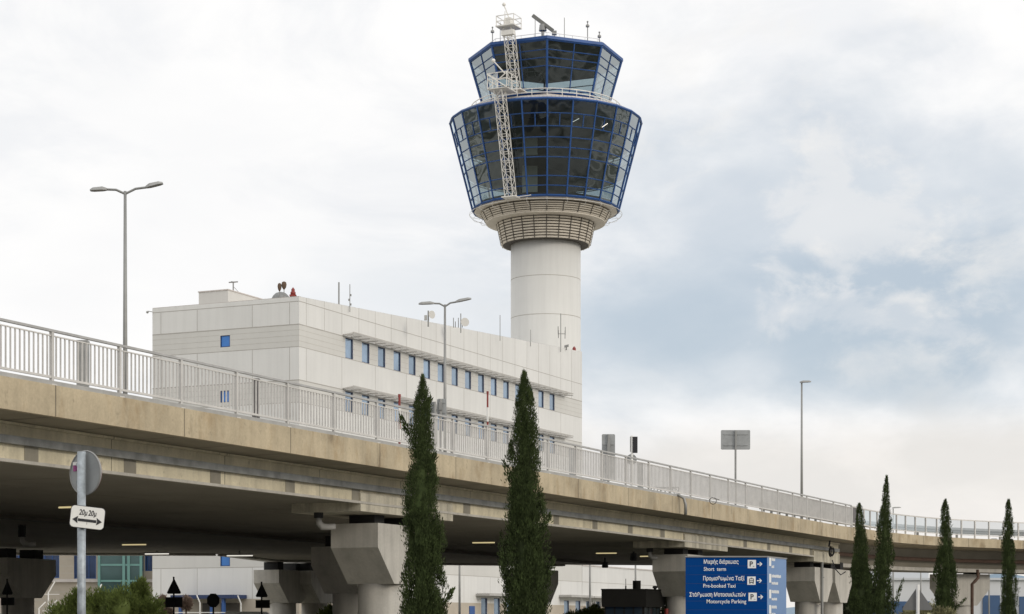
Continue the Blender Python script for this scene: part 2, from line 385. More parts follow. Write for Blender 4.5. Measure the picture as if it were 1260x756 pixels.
# ------------------------------------------------------------------ control tower
TC = V((3.65, 211, 0)); ZT = lambda z: V((TC.x, TC.y, z+EYE))
tower = thing('control_tower', 'tall white airport control tower with two dark blue glazed cabs above a round shaft', 'control tower', TC)
m = MB(); m.lathe(TC, [(3.78, 0), (3.78, 42.9+EYE)], 64)
m.m = 1
for py in (338, 386): m.lathe(ZT((771-py)*207.2/2400), [(3.76, -.03), (3.788, -.03), (3.788, .03), (3.76, .03)], 64, cap=False)
m.build('shaft', [M['shaft'], M['joint_soft']], tower, True)
def louvre(zb, zt, r0, r1, n, name):
    m = MB(); m.lathe(ZT(0), [(r0-.16, zb), (r1-.16, zt)], 48)                    # dark core behind the slats
    m.m = 1
    for i in range(n):
        za = zb + (zt-zb)*(i+.06)/n; zc = zb + (zt-zb)*(i+.62)/n
        ra = r0 + (r1-r0)*(i+.06)/n; rc = r0 + (r1-r0)*(i+.62)/n
        m.lathe(ZT(0), [(ra-.14, za), (ra-.01, za), (rc+.02, zc), (rc-.12, zc)], 48, cap=True)
    m.m = 0
    for j in range(24):
        a = 2*math.pi*(j+.0)/24; dr = V((math.sin(a), -math.cos(a), 0)); tn = V((math.cos(a), math.sin(a), 0))
        p0 = ZT(zb) + dr*(r0+.012); p1 = ZT(zt) + dr*(r1+.012)
        m.prism([p0-tn*.04, p0+tn*.04, p1+tn*.04, p1-tn*.04], dr*.05)
    m.build(name, [M['dark'], M['louvre']], tower)
louvre(41.15, 43.45, 4.80, 5.30, 8, 'louvre_ring')
louvre(43.62, 44.62, 6.50, 7.02, 5, 'louvre_ring')
m = MB(); m.lathe(ZT(0), [(5.2, 43.45), (6.45, 43.50), (6.45, 43.62), (5.2, 43.62)], 48)
m.lathe(ZT(0), [(6.8, 44.70), (7.75, 44.76), (7.75, 44.90), (6.8, 44.90)], 24); m.build('balcony_slab', M['louvre'], tower)
m = MB()
for z, r in ((44.5, 8.25),):
    m.tube([ZT(z) + V((math.sin(a)*r, -math.cos(a)*r, 0)) for a in np.linspace(0, 2*math.pi, 73)], .022, 5, False)
for j in range(24):
    a = 2*math.pi*j/24; dr = V((math.sin(a), -math.cos(a), 0)); m.tube([ZT(44.8)+dr*7.9, ZT(44.5)+dr*8.25, ZT(44.2)+dr*8.0, ZT(44.05)+dr*7.1], .02, 5)
m.build('handrail', M['mast'], tower)
def glazed_ring(n, z0, z1, r0, r1, fr, halves, sub, name, a_first=0.):
    """one bay of glass with its own frame for every side of the cab"""
    for j in range(n):
        a, b = a_first + 2*math.pi*j/n, a_first + 2*math.pi*(j+1)/n
        e = lambda an, r, z: ZT(z) + V((math.sin(an)*r, -math.cos(an)*r, 0))
        A0, A1, B0_, B1 = e(a, r0, z0), e(a, r1, z1), e(b, r0, z0), e(b, r1, z1)
        q = lambda u, f: (A1.lerp(B1, u)).lerp(A0.lerp(B0_, u), f)                 # f: 0 at the top, 1 at the bottom
        mid = (a+b)/2; out = V((math.sin(mid), -math.cos(mid), 0))
        g = MB()
        for f0, f1 in zip(fr, fr[1:]):
            g.face([q(0, f1)-out*.03, q(1, f1)-out*.03, q(1, f0)-out*.03, q(0, f0)-out*.03])
        bay = g.build('window_bay', M['cabglass'], tower)
        m = MB()
        def bar(p, q_, r): m.tube([p, q_], r, 4)
        m.tube([A0, A1], .085 if n > 10 else .12, 6)
        for i, f in enumerate(fr):
            r = .13 if i in (0, len(fr)-1) else .055
            bar(q(.0, f), q(1, f), r)
        for u in sub: bar(q(u, 0), q(u, 1), .06)
        for i in halves: bar(q(.5, fr[i]), q(.5, fr[i+1]), .05)
        m.build('frame', M['cabblue'], bay)
glazed_ring(24, 44.92, 54.35, 7.92, 10.36, [0, .147, .281, .395, .5, .6, .795, .896, 1], [1], [], 'lower')
glazed_ring(8, 56.0, 61.1, 6.72, 8.2, [0, .19, .34, .50, .93, 1], [], [.5], 'upper')
m = MB()
for z, r in ((45.0, 7.7), (48.7, 8.5), (51.75, 9.2)): m.lathe(ZT(z), [(r, 0), (r+.06, .3)], 24)
m.build('floor_slab', M['interior'], tower)
m = MB(); m.lathe(ZT(45.3), [(3.3, 0), (3.3, 9)], 24); m.lathe(ZT(56.5), [(2.0, 0), (2.0, .8)], 16)
m.m = 1; m.cbox(ZT(45.35)+V((-1.75, -4.4, 0)), (.8, 0, 0), (0, .6, 0), 3.3); m.cbox(ZT(49.05)+V((-1.75, -4.4, 0)), (.8, 0, 0), (0, .6, 0), 2.65)
m.build('core', [M['interior'], M['cream']], tower)
for px, py, ln, sl in ((708, 152, .75, .4), (744, 158, .6, .4)):
    c = P(px, py, 203.5); m = MB(); m.tube([c-V((ln/2, .4, 0)), c+V((ln/2, -.4, sl))], .035, 6); m.build('ceiling_lamp', M['tubew'], tower)
m = MB(); m.lathe(ZT(0), [(10.42, 54.38), (10.36, 54.52), (9.75, 54.55), (9.75, 54.40)], 24); m.build('roof_edge', M['cabblue'], tower)
m = MB(); m.lathe(ZT(0), [(9.7, 54.42), (9.62, 54.88), (9.35, 54.92), (6.7, 55.4), (6.7, 54.6)], 72)
m.m = 1
for j in range(144):
    a = 2*math.pi*j/144; dr = V((math.sin(a), -math.cos(a), 0)); tn = V((math.cos(a), math.sin(a), 0))
    m.box(ZT(54.58)+dr*9.66-tn*.03, tn*.06, dr*.03, UP*.28-dr*.05)
m.build('lower_roof', [M['roofgrey'], M['joint_soft']], tower)
m = MB()
for z, r in ((56.0, 8.1), (55.6, 8.1)):
    m.tube([ZT(z) + V((math.sin(a)*r, -math.cos(a)*r, 0)) for a in np.linspace(0, 2*math.pi, 73)], .05, 5, False)
for j in range(32):
    a = 2*math.pi*j/32; dr = V((math.sin(a), -math.cos(a), 0)); m.tube([ZT(55.25)+dr*8.1, ZT(56.0)+dr*8.1], .04, 5)
m.build('handrail', M['mast'], tower)
m = MB(); m.lathe(ZT(0), [(6.66, 55.4), (6.66, 56.0)], 8); m.build('upper_base', M['roofgrey'], tower)
m = MB(); m.lathe(ZT(0), [(7.6, 61.05), (8.38, 61.12), (8.38, 61.42), (7.9, 61.55), (2, 61.8)], 8); m.build('roof', M['cabblue'], tower)
m = MB(); m.lathe(ZT(0), [(7.9, 60.95), (7.9, 61.0)], 8); m.build('ceiling', M['interior'], tower)
m = MB()
rv = [ZT(61.95) + V((math.sin(math.pi/4*j)*7.6, -math.cos(math.pi/4*j)*7.6, 0)) for j in range(9)]
m.tube(rv, .03, 5, False)
for a, b in zip(rv, rv[1:]):
    for u in (0, .25, .5, .75): p = a.lerp(b, u); m.tube([p, p-UP*.5], .025, 5)
m.build('handrail', M['mast'], tower)
def lattice(m, p0, p1, u, v, w, r, bays):
    u, v = V(u)*w/2, V(v)*w/2; cs = [u+v, u-v, -u-v, v-u]
    for c in cs: m.tube([p0+c, p1+c], r, 5)
    for i in range(bays):
        a, b = p0.lerp(p1, i/bays), p0.lerp(p1, (i+1)/bays)
        for k in range(4):
            c, e = cs[k], cs[(k+1) % 4]
            m.tube([a+c, a+e], r*.7, 4); m.tube([a+(c if i % 2 else e), b+(e if i % 2 else c)], r*.7, 4)
an = math.radians(-26); go, gt = V((math.sin(an), -math.cos(an), 0)), V((math.cos(an), math.sin(an), 0))
m = MB(); a0, a1 = ZT(44.75)+go*8.65, ZT(55.2)+go*11.25
lattice(m, a0, a1, gt, go, .92, .045, 12); m.cbox(a0-UP*.1, gt*.8, go*.6, .1)
m.tube([a0-go*.3+gt*.8, a0-go*.3+gt*2.2+UP*.05], .05, 5)
for dz in (0, .95, 1.6):                                                             # head platform of the lower gantry
    q = [a1+UP*(dz+.1)+gt*s*1.1+go*r for s, r in ((-1, .6), (1, .6), (1, -1.8), (-1, -1.8), (-1, .6))]
    m.tube(q, .05, 5)
for s, r in ((-1, .6), (0, .6), (1, .6), (1, -1.8), (-1, -1.8), (1, -.6), (-1, -.6)): m.tube([a1+UP*.1+gt*s*1.1+go*r, a1+UP*1.7+gt*s*1.1+go*r], .045, 5)
m.tube([a1+UP*.1-gt*1.1+go*.6, a1+UP*1.6+gt*1.1+go*.6], .06, 5); m.tube([a1+UP*.1+gt*1.1+go*.6, a1+UP*1.6-gt*1.1+go*.6], .06, 5)
m.cbox(a1+UP*.05-go*.6, gt*1.1, go*1.2, .08); m.tube([a1+UP*1.7+gt*.6, a1+UP*3.0-gt*.55+go*.2], .07, 6); m.ball(a1+UP*3.1-gt*.6+go*.2, .2, 8, 6)
m.build('maintenance_gantry', M['mast'], tower)
m = MB(); b0, b1 = ZT(56.1)+go*7.6, ZT(62.2)+go*9.1
lattice(m, b0, b1, gt, go, .92, .045, 7); m.cbox(b0-UP*.15, gt*1.0, go*.8, .12); m.cbox(b1+UP*.02, gt*1.05, go*1.0, .12)
for dz in (.6, 1.15):
    m.tube([b1+UP*dz+gt*s*1.0+go*r for s, r in ((-1, .9), (1, .9), (1, -.9), (-1, -.9), (-1, .9))], .05, 5)
for s, r in ((-1, .9), (0, .9), (1, .9), (1, -.9), (-1, -.9)): m.tube([b1+gt*s*1.0+go*r, b1+UP*(1.15 if s else 1.5)+gt*s*1.0+go*r], .05, 5)
m.cbox(b1+UP*.12, gt*.35, go*.35, .9); m.tube([b1+UP*.9+gt*.1, b1+UP*2.5-gt*.55], .06, 6); m.ball(b1+UP*2.55-gt*.55, .2, 8, 6)
m.box(b1-UP*.9-gt*.5+go*.3, gt*1.4, go*.5, UP*.5)
m.build('maintenance_gantry', M['mast'], tower)

# things standing on the tower roof
def mast(name, label, cat, base, parts, group=None):
    r = thing(name, label, cat, base, group)
    for nm, mt, fn in parts:
        q = MB(); fn(q); q.build(nm, M[mt], r, nm in ('beacon', 'dome'))
    return r
p = ZT(61.5)+V((-.2, -4.2, 0))
bar0, bar1 = P(655.3, 19.5, 206.8), P(680.5, 38.5, 206.0)
def radar_bar(q):
    ax = (bar1-bar0).normalized(); s = ax.cross(V((0, 1, 0))).normalized()
    q.prism([bar0-s*.17+V((0, -.22, 0)), bar0+s*.17+V((0, -.22, 0)), bar0+s*.13+V((0, .2, 0)), bar0-s*.13+V((0, .2, 0))], bar1-bar0)
bm_ = bar0.lerp(bar1, .5)
radar = mast('radar_antenna', 'long tilted radar bar turning on a pedestal above the tower roof', 'radar', V((bm_.x, bm_.y, ZT(61.7).z)), [
    ('pedestal', 'lamp', lambda q: q.tube([V((bm_.x, bm_.y, ZT(61.6).z)), V((bm_.x, bm_.y, bm_.z-.6))], .16, 8)),
    ('housing', 'lamp', lambda q: q.tube([bm_-UP*.8, bm_-UP*.15], [.42, .34], 10)),
    ('scanner_bar', 'darkmetal', radar_bar)])
for px, top, base, Y, kind, lab in ((606, 34, 52, 208, 'cup', 'thin mast with a small cup near the top at the left roof corner'),
                              (615.5, 28, 52, 206, 'rod', 'bare whip aerial beside the left roof gantry'),
                              (658.5, 24, 46, 205, 'rod', 'bare whip aerial just left of the radar bar'),
                              (694.5, 22, 49, 205, 'rod', 'bare whip aerial right of the radar bar on the tower roof'),
                              (723, 27, 51, 206, 'cup', 'taller thin mast with two cups near the right roof corner'),
                              (737.5, 40, 55, 208, 'cup', 'shorter mast with a cup above the right roof corner'),
                              (682, 42, 48, 206, 'box', 'small box sensor on the roof rail right of the radar')):
    b, t = P(px, base, Y), P(px, top, Y)
    def rod(q, b=b, t=t, kind=kind): q.tube([b-UP*.3, t], .05 if kind != 'rod' else .035, 6)
    ps = [('rod', 'lamp', rod)]
    if kind == 'cup': ps.append(('sensor', 'lamp', lambda q, t=t: (q.lathe(t-UP*.55, [(.2, 0), (.2, .18), (.06, .3)], 10), q.ball(t, .1, 8, 6))))
    if kind == 'box': ps.append(('sensor', 'lamp', lambda q, t=t: q.cbox(t-UP*.1, (.25, 0, 0), (0, .2, 0), .4)))
    mast('roof_aerial', lab, 'aerial', b-UP*.3, ps, 'aerials on the tower roof')

# ------------------------------------------------------------------ tower office building
def wall(m, org, ud, L, out, bands, wins=(), depth=.22, cuts=()):
    """wall in bands of material (z0, z1, mat); windows (u0, u1, z0, z1) are cut out and get reveals; z above eye, org at eye level"""
    us = sorted({0., L} | set(cuts) | {w[i] for w in wins for i in (0, 1)}); zs = sorted({b[i] for b in bands for i in (0, 1)} | {w[i] for w in wins for i in (2, 3)})
    pt = lambda u, z, k=0.: org + ud*u + UP*z - out*k
    flip = ud.cross(UP).dot(out) < 0
    def fc(ps): m.face(ps[::-1] if flip else ps)
    for z0, z1 in zip(zs, zs[1:]):
        zc = (z0+z1)/2; mt = [b[2] for b in bands if b[0] <= zc <= b[1]]
        if not mt: continue
        m.m = mt[0]
        cells = []
        for u0, u1 in zip(us, us[1:]):
            uc = (u0+u1)/2
            if any(w[0] < uc < w[1] and w[2] < zc < w[3] for w in wins): continue
            if cells and abs(cells[-1][1]-u0) < 1e-6 and u0 not in cuts: cells[-1][1] = u1
            else: cells.append([u0, u1])
        for u0, u1 in cells: fc([pt(u0, z0), pt(u1, z0), pt(u1, z1), pt(u0, z1)])
    m.m = 0
    for u0, u1, z0, z1 in wins:
        fc([pt(u0, z0), pt(u0, z0, depth), pt(u0, z1, depth), pt(u0, z1)][::-1]); fc([pt(u1, z0), pt(u1, z0, depth), pt(u1, z1, depth), pt(u1, z1)])
        fc([pt(u0, z1), pt(u0, z1, depth), pt(u1, z1, depth), pt(u1, z1)][::-1]); fc([pt(u0, z0), pt(u0, z0, depth), pt(u1, z0, depth), pt(u1, z0)])
def window(parent, org, ud, out, w, depth=.22, fr=.07, mat='winglass', fm='winframe', bars=()):
    u0, u1, z0, z1 = w; pt = lambda u, z, k=0.: org + ud*u + UP*z - out*k
    q = MB(); q.box(pt(u0+fr, z0+fr, depth), ud*(u1-u0-2*fr), UP*(z1-z0-2*fr), -out*.03); o = q.build('window', M[mat], parent)
    q = MB(); k = depth-.06
    for a in ((u0, z0, fr, z1-z0), (u1-fr, z0, fr, z1-z0), (u0+fr, z0, u1-u0-2*fr, fr), (u0+fr, z1-fr, u1-u0-2*fr, fr)) + tuple(bars):
        q.box(pt(a[0], a[1], k), ud*a[2], UP*a[3], -out*.09)
    q.build('frame', M[fm], o); return o
out_r, out_l = -nrm, -d
Lr, Ll, ZB = 53.0, 12.64, -EYE
office = thing('office_building', 'long white panelled office block with a strip of narrow blue windows beside the tower', 'building', T(0, 0, -EYE))
roofz = lambda t: 23.68 + (26.5-23.68)*t/Lr
bands = [(2.0, 4.3, 0), (4.3, 5.9, 1), (5.9, 8.1, 0), (8.1, 9.7, 1), (9.7, 12.1, 0), (12.1, 13.7, 1), (13.7, 16.1, 0), (16.1, 17.7, 1), (17.7, 20.1, 0), (20.1, 21.7, 1), (21.7, 23.35, 0)]
wins_r = [(6.72+2.562*k, 7.92+2.562*k, z, z+1.52) for k in range(16) for z in (16.13, 20.13)]
gw = [(u-.62, u+.62, -.2, 2.45) for u in (31.0, 33.6, 36.2, 49.2, 52.0)]
wins_l = [(5.84, 6.68, z, z+.86) for z in (4.4, 8.36, 12.36, 16.38, 20.42)]
m = MB()
wall(m, T(0, 0), d, Lr, out_r, bands + [(ZB, 2.0, 2)], wins_r + [w for w in gw if w[1] < Lr], .11, cuts=[1.0+2.6*k for k in range(20)])
us_ = [0]+[1.0+2.6*k for k in range(21) if 1.0+2.6*k < Lr]+[Lr]
m.m = 0
for a, b in zip(us_, us_[1:]): m.face([T(a, 0, 23.35), T(b, 0, 23.35), T(b, 0, roofz(b)), T(a, 0, roofz(a))])
wall(m, T(0, 0), nrm, Ll, out_l, bands + [(ZB, 2.0, 2), (23.35, 23.68, 0)], wins_l, .08, cuts=[.79, 3.93, 8.68, 11.88])
m.m = 0
m.face([T(Lr, 0, ZB), T(Lr, Ll, ZB), T(Lr, Ll, 26.5), T(Lr, 0, 26.5)]); m.face([T(0, Ll, ZB), T(0, Ll, 23.68), T(Lr, Ll, 26.5), T(Lr, Ll, ZB)])
# cladding joints, a few millimetres proud
m.m = 3
def hj(z, face, h=.05):
    if face == 'r': m.box(T(0, 0, z-h/2)+out_r*.001, d*Lr, UP*h, out_r*.006)
    else: m.box(T(0, 0, z-h/2)+out_l*.001, nrm*Ll, UP*h, out_l*.006)
for z in (23.35, 21.7, 20.1, 17.7, 16.1, 13.7, 12.1, 9.7, 8.1, 5.9, 4.3):
    for f in 'rl': hj(z, f, .07 if z in (21.7, 17.7) else .045)
for k in range(21):
    t = 1.0+2.6*k
    if t < Lr:
        m.box(T(t-.015, 0, 21.74)+out_r*.001, d*.03, UP*(roofz(t)-21.74), out_r*.006)
        if k % 2 == 0:
            for z0, z1 in ((17.75, 20.07), (13.75, 16.07), (5.95, 8.05), (2.0, 4.27)): m.box(T(t-.015, 0, z0)+out_r*.001, d*.03, UP*(z1-z0), out_r*.006)
for q_ in (.79, 3.93, 8.68, 11.88):
    for z0, z1 in ((21.74, 23.3), (17.75, 20.07), (13.75, 16.07), (2.0, 4.27)): m.box(T(0, q_-.018, z0)+out_l*.001, nrm*.036, UP*(z1-z0), out_l*.006)
m.m = 4
for z0 in (20.1, 16.1, 12.1):
    for i in (1, 2, 3):
        z = z0+.4*i
        m.box(T(0, 0, z)+out_l*.001, nrm*5.8, UP*.02, out_l*.004); m.box(T(0, 6.72, z)+out_l*.001, nrm*(Ll-6.72), UP*.02, out_l*.004)
        for a, b in [(0, 6.70)] + [(7.94+2.562*k, 6.70+2.562*(k+1)) for k in range(15)] + [(7.94+2.562*15, Lr)]:
            m.box(T(a, 0, z)+out_r*.001, d*(b-a), UP*.02, out_r*.004)
for z in (-.8, .1, 1.0): m.box(T(0, 0, z)+out_r*.001, d*28, UP*.02, out_r*.004)
m.build('wall', [M['panel'], M['band'], M['stone'], M['joint'], M['joint_soft']], office)
for w in wins_r + [w for w in gw if w[1] < Lr]: window(office, T(0, 0), d, out_r, w, .11, .05)
for w in wins_l: window(office, T(0, 0), nrm, out_l, w, .08, .05, 'winblue')
m = MB(); m.face([T(0, .25, 23.4), T(Lr, .25, 26.2), T(Lr, Ll-.25, 26.2), T(0, Ll-.25, 23.4)])
for a, b, c, e in ((0, 0, 0, .25), (0, Ll-.25, 0, Ll)):
    m.face([T(0, b, 23.684), T(Lr, b, 26.504), T(Lr, e, 26.504), T(0, e, 23.684)])
    w = .25 if b == 0 else Ll-.25; m.face([T(0, w, 23.4), T(Lr, w, 26.2), T(Lr, w, 26.504), T(0, w, 23.684)])
m.box(T(0, 0, 23.684), d*.25, nrm*Ll, UP*.03); m.build('roof', M['roofgrey'], office)
for z, t0, t1 in ((21.80, 6.3, 48.6), (17.80, 6.3, 48.6)):
    m = MB()
    for i in range(6): m.box(T(t0, 0, z+.02*i)+out_r*(.08+.15*i), d*(t1-t0), out_r*.05, UP*.03)
    m.box(T(t0, 0, z+.08)+out_r*.92, d*(t1-t0), out_r*.04, UP*.08)
    k = t0
    while k < t1: m.box(T(k, 0, z-.05)+out_r*.01, d*.05, out_r*.9, UP*.06); k += 1.281
    m.build('sunshade', M['shade'], office)
for t0, t1, z in ((29.3, 40.8, 2.62), (47.3, 52.9, 2.75)):
    m = MB(); m.box(T(t0, 0, z)+out_r*.01, d*(t1-t0), out_r*1.3, UP*.16)
    for i in range(5): m.box(T(t0, 0, z+.17)+out_r*(.1+.25*i), d*(t1-t0), out_r*.08, UP*.05)
    m.build('canopy', M['canopy'], office)
m = MB(); m.box(T(28.0, 0, ZB)+out_r*.01, d*1.0, out_r*.06, UP*(1.73+EYE)); m.build('door', M['blueframe'], office)
m = MB(); m.box(T(0, 4.4, 2.02)+out_l*.01, nrm*5.4, out_l*1.8, UP*.26); m.build('entrance_canopy', M['winframe'], office)
for q_ in (5.3, 6.3, 9.0):
    m = MB(); m.box(T(0, q_, ZB)+out_l*1.4, nrm*.22, out_l*.22, UP*(2.0+EYE)); m.build('canopy_post', M['blueframe'], office)
m = MB(); m.box(T(0, 5.0, ZB)+out_l*.01, nrm*1.6, out_l*.05, UP*(1.7+EYE)); m.box(T(0, 7.3, ZB)+out_l*.01, nrm*.9, out_l*.05, UP*(1.7+EYE)); m.build('door', M['dark'], office)

# roof-top things on the office block
pc = V((-21.4, 147, 23.5+EYE))
h = thing('roof_penthouse', 'low beige plant room box on the left end of the office roof', 'plant room', pc)
m = MB(); m.box(pc, d*7, nrm*2.62, UP*1.85); m.m = 1; m.box(pc+UP*1.85-d*.05-nrm*.05, d*7.1, nrm*2.72, UP*.08)
m.build('wall', [M['band'], M['roofgrey']], h)
m = MB()
for i in range(3): m.box(pc-d*.03+nrm*.5+UP*(.55+.1*i), nrm*1.7, -d*.04, UP*.06)
m.build('vent', M['joint'], h)
def on_roof(px, Y, z=None): q = P(px, 400, Y); return V((q.x, q.y, (z if z is not None else 23.4)+EYE))
b = on_roof(287, 150, 25.3); t = P(287, 347, 150)
mast('roof_aerial', 'small cross aerial above the beige roof box', 'aerial', b, [('rod', 'lamp', lambda q: q.tube([b, t], .05, 6)),
     ('crossbar', 'lamp', lambda q: (q.tube([t-V((.35, 0, .05)), t+V((.35, .1, .02))], .05, 6), q.tube([t-V((.1, .3, .05)), t+V((.1, .3, .02))], .05, 6), q.tube([t-UP*.35, t-UP*1.3+V((.9, .2, 0))], .02, 5)))], 'aerials on the office roof')
b = on_roof(345.5, 143, 23.5)
mast('radome', 'grey rounded dome beside the red roof beacon', 'dome', b, [('dome', 'steel_tray', lambda q: q.lathe(b, [(.78, 0), (.78, .15), (.72, .45), (.58, .72), (.38, .92), (.15, 1.01), (.01, 1.03)], 20))])
for px, top, r, lab in ((344, 349.5, .15, 'smaller brown globe floodlight on a thin post above the grey dome'), (349.5, 347.5, .19, 'larger brown globe floodlight on a thin post above the grey dome')):
    b = on_roof(px, 141.6, 23.5); t = P(px, top+3, 141.6)
    mast('roof_light', lab, 'floodlight', b, [('post', 'lamp', lambda q: q.tube([b, t], .03, 6)), ('beacon', 'bark', lambda q: q.lathe(t-UP*.2, [(.05, -.15), (r*.8, 0), (r, .2), (r*.8, .38), (.02, .44)], 12))], 'globe lights by the dome')
for px, Y, top, lab in ((360.6, 140.8, 354, 'red obstruction beacon on the near corner of the office roof'), (706.5, 187.7, 426.5, 'red obstruction beacon on the far corner of the office roof')):
    b = P(px, top+9.5, Y); k = Y/141
    mast('roof_beacon', lab, 'beacon light', b, [('bracket', 'red', lambda q: q.cbox(b-UP*.1, (.3*k*.8, 0, 0), (0, .2, 0), .12)), ('beacon', 'red', lambda q: q.lathe(b, [(.19*k, .02), (.19*k, .22*k), (.13*k, .27*k), (.13*k, .42*k), (.05*k, .52*k), (.01, .58*k)], 14))], 'red roof beacons')
def poles(px, Y, top, base, r, lab, extra=()):
    b, t = P(px, base, Y), P(px, top, Y)
    mast('roof_aerial', lab, 'aerial', b, [('rod', 'lamp', lambda q: q.tube([b-UP*.4, t], r, 6))] + [(nm, mt, (lambda q, fn=fn: fn(q, b, t))) for nm, mt, fn in extra], 'aerials on the office roof')
poles(417, 145.5, 347.5, 375.5, .055, 'thick dark pole aerial standing near the left half of the roof edge')
poles(430.5, 146.5, 350, 377.5, .03, 'thin aerial with short side elements next to the thick dark pole', [('element', 'lamp', lambda q, b, t: [q.box(t-UP*(.9+.35*i)-V((.02+.1*(i % 2), .02, 0)), (.14, 0, 0), (0, .05, 0), (0, 0, .16)) for i in range(3)])])
poles(527, 153.5, 382.5, 396, .06, 'stubby panel aerial with a small white dish left of the lamp post', [('dish', 'band', lambda q, b, t: (q.tube([t+V((.18, -.1, -.35)), t+V((.3, -.25, -.35))], [.02, .32], 12), q.box(t+V((-.32, 0, -.75)), (.22, 0, 0), (0, .15, 0), (0, 0, .4))))])
poles(567, 160, 386, 404, .04, 'cluster aerial with a round white dish right of the lamp post', [('dish', 'band', lambda q, b, t: q.tube([t+V((.28, -.1, -.75)), t+V((.35, -.3, -.75))], [.05, .36], 14)),
      ('element', 'lamp', lambda q, b, t: [q.tube([t+V((x, 0, -1.15)), t+V((x, 0, -.35-.3*(i % 2)))], .035, 5) for i, x in enumerate((-.6, -.45, -.2, .12))])])
poles(615.3, 170, 388, 414, .03, 'single whip aerial just left of the tower shaft')
poles(653, 177, 406, 421, .025, 'very thin short aerial in front of the tower shaft')
poles(690, 183, 386, 428, .04, 'tall mast with four vertical side dipoles in front of the tower shaft', [('dipole', 'lamp', lambda q, b, t: [q.tube([V((b.x+sx, b.y, b.z+z0)), V((b.x+sx, b.y, b.z+z0+.75))], .04, 5) for sx, z0 in ((-.25, 1.25), (-.22, .9), (.42, 1.2), (.4, .85))] + [q.tube([V((b.x-.25, b.y, b.z+1.3)), V((b.x+.45, b.y, b.z+1.3))], .03, 5)])])
b = P(697, 431, 184.5); mast('roof_camera', 'small camera on a bracket left of the far red beacon', 'camera', b, [('bracket', 'lamp', lambda q: q.tube([b, b+UP*.25], .05, 6)), ('housing', 'lamp', lambda q: q.box(b+V((-.2, -.2, .22)), (.4, 0, .1), (0, .3, 0), (0, 0, .2)))])
b = P(187.5, 384, 145.2); mast('security_camera', 'small camera hung off the left corner of the office roof', 'camera', b, [('bracket', 'lamp', lambda q: q.tube([b, b+V((-.3, -.05, .05))], .03, 6)), ('housing', 'lamp', lambda q: q.ball(b+V((-.36, -.05, -.03)), .1, 8, 6))])

# low wing running on from the office block, and the buildings behind the viaduct
wing = thing('low_wing', 'low white wing running on behind the viaduct past the office block', 'building', T(53.05, 0, -EYE))
LW = 60
m = MB(); ws = [(u-.62, u+.62, -.2, 2.45) for u in (1.6, 4.2, 6.8, 9.4)]
wall(m, T(53.05, 0), d, LW, out_r, [(ZB, 2.0, 1), (2.0, 5.85, 0)], ws)
m.m = 0; m.face([T(53.05, 0, 5.85), T(53.05+LW, 0, 5.85), T(53.05+LW, 30, 5.85), T(53.05, 30, 5.85)]); m.face([T(53.05+LW, 0, ZB), T(53.05+LW, 30, ZB), T(53.05+LW, 30, 5.85), T(53.05+LW, 0, 5.85)])
m.m = 2
for z in (4.3,): m.box(T(53.05, 0, z-.02)+out_r*.001, d*LW, UP*.045, out_r*.006)
m.build('wall', [M['panel'], M['stone'], M['joint']], wing)
for w in ws: window(wing, T(53.05, 0), d, out_r, w)
m = MB(); m.box(T(53.05, 0, 2.75)+out_r*.01, d*12, out_r*1.3, UP*.16); m.build('canopy', M['canopy'], wing)
m = MB(); m.box(T(53.05, -.06, 5.86), d*LW, nrm*.3, UP*.12); m.build('roof_edge', M['roofgrey'], wing)

TX, TY = -48.0, 165.0
term = thing('terminal_building', 'beige stone building with tall blue windows seen below the viaduct', 'building', (TX, TY, 0))
ux, oy = V((1, .03, 0)).normalized(), V((.03, -1, 0)).normalized(); to = V((TX, TY, EYE))
up = lambda px: ((px-630)/F*TY - TX)
ws = [(up(45), up(72), 4.1, 7.6), (up(90), up(117), 4.05, 7.6), (up(14), up(38), 4.1, 7.6), (up(177), up(186), 4.7, 7.6)]
m = MB(); wall(m, to, ux, 20, oy, [(ZB, 3.55, 1), (3.55, 10, 0)], ws); m.m = 0
m.face([to+UP*10, to+ux*20+UP*10, to+ux*20+UP*10-oy*25, to-oy*25+UP*10]); m.m = 2; m.box(to+UP*3.75+oy*.005, ux*20, UP*.25, oy*.3)
m.m = 3
for z in (4.5, 5.1, 5.7, 6.3, 2.9, 2.2, 1.5, .8, .1): 
    for a, b in ((up(73), up(89)), (up(118), up(176))) if z > 4 else ((0, 20),): m.box(to+ux*a+UP*z+oy*.001, ux*(b-a), UP*.03, oy*.004)
m.build('wall', [M['stone'], M['stone'], M['roofgrey'], M['joint_soft']], term)
for w in ws:
    k = (w[1]-w[0])/3; window(term, to, ux, oy, w, mat='windark', fm='blueframe', bars=[(w[0]+k*i-.03, w[2]+.07, .06, w[3]-w[2]-.14) for i in (1, 2)])
m = MB(); a, b = up(124), up(176); m.box(to+ux*a+UP*ZB, ux*(b-a), oy*1.2, UP*(9+EYE)); o = m.build('stair_glazing', M['tealglass'], term)
m = MB()
for px in (124, 154, 160, 175): m.box(to+ux*(up(px)-.1)+UP*ZB+oy*1.2, ux*.22, oy*.12, UP*(9+EYE))
for z in (5.1, 3.75, 2.4, 1.0): m.box(to+ux*a+UP*z+oy*1.201, ux*(b-a), oy*.08, UP*.16)
m.build('frame', M['teal'], o)

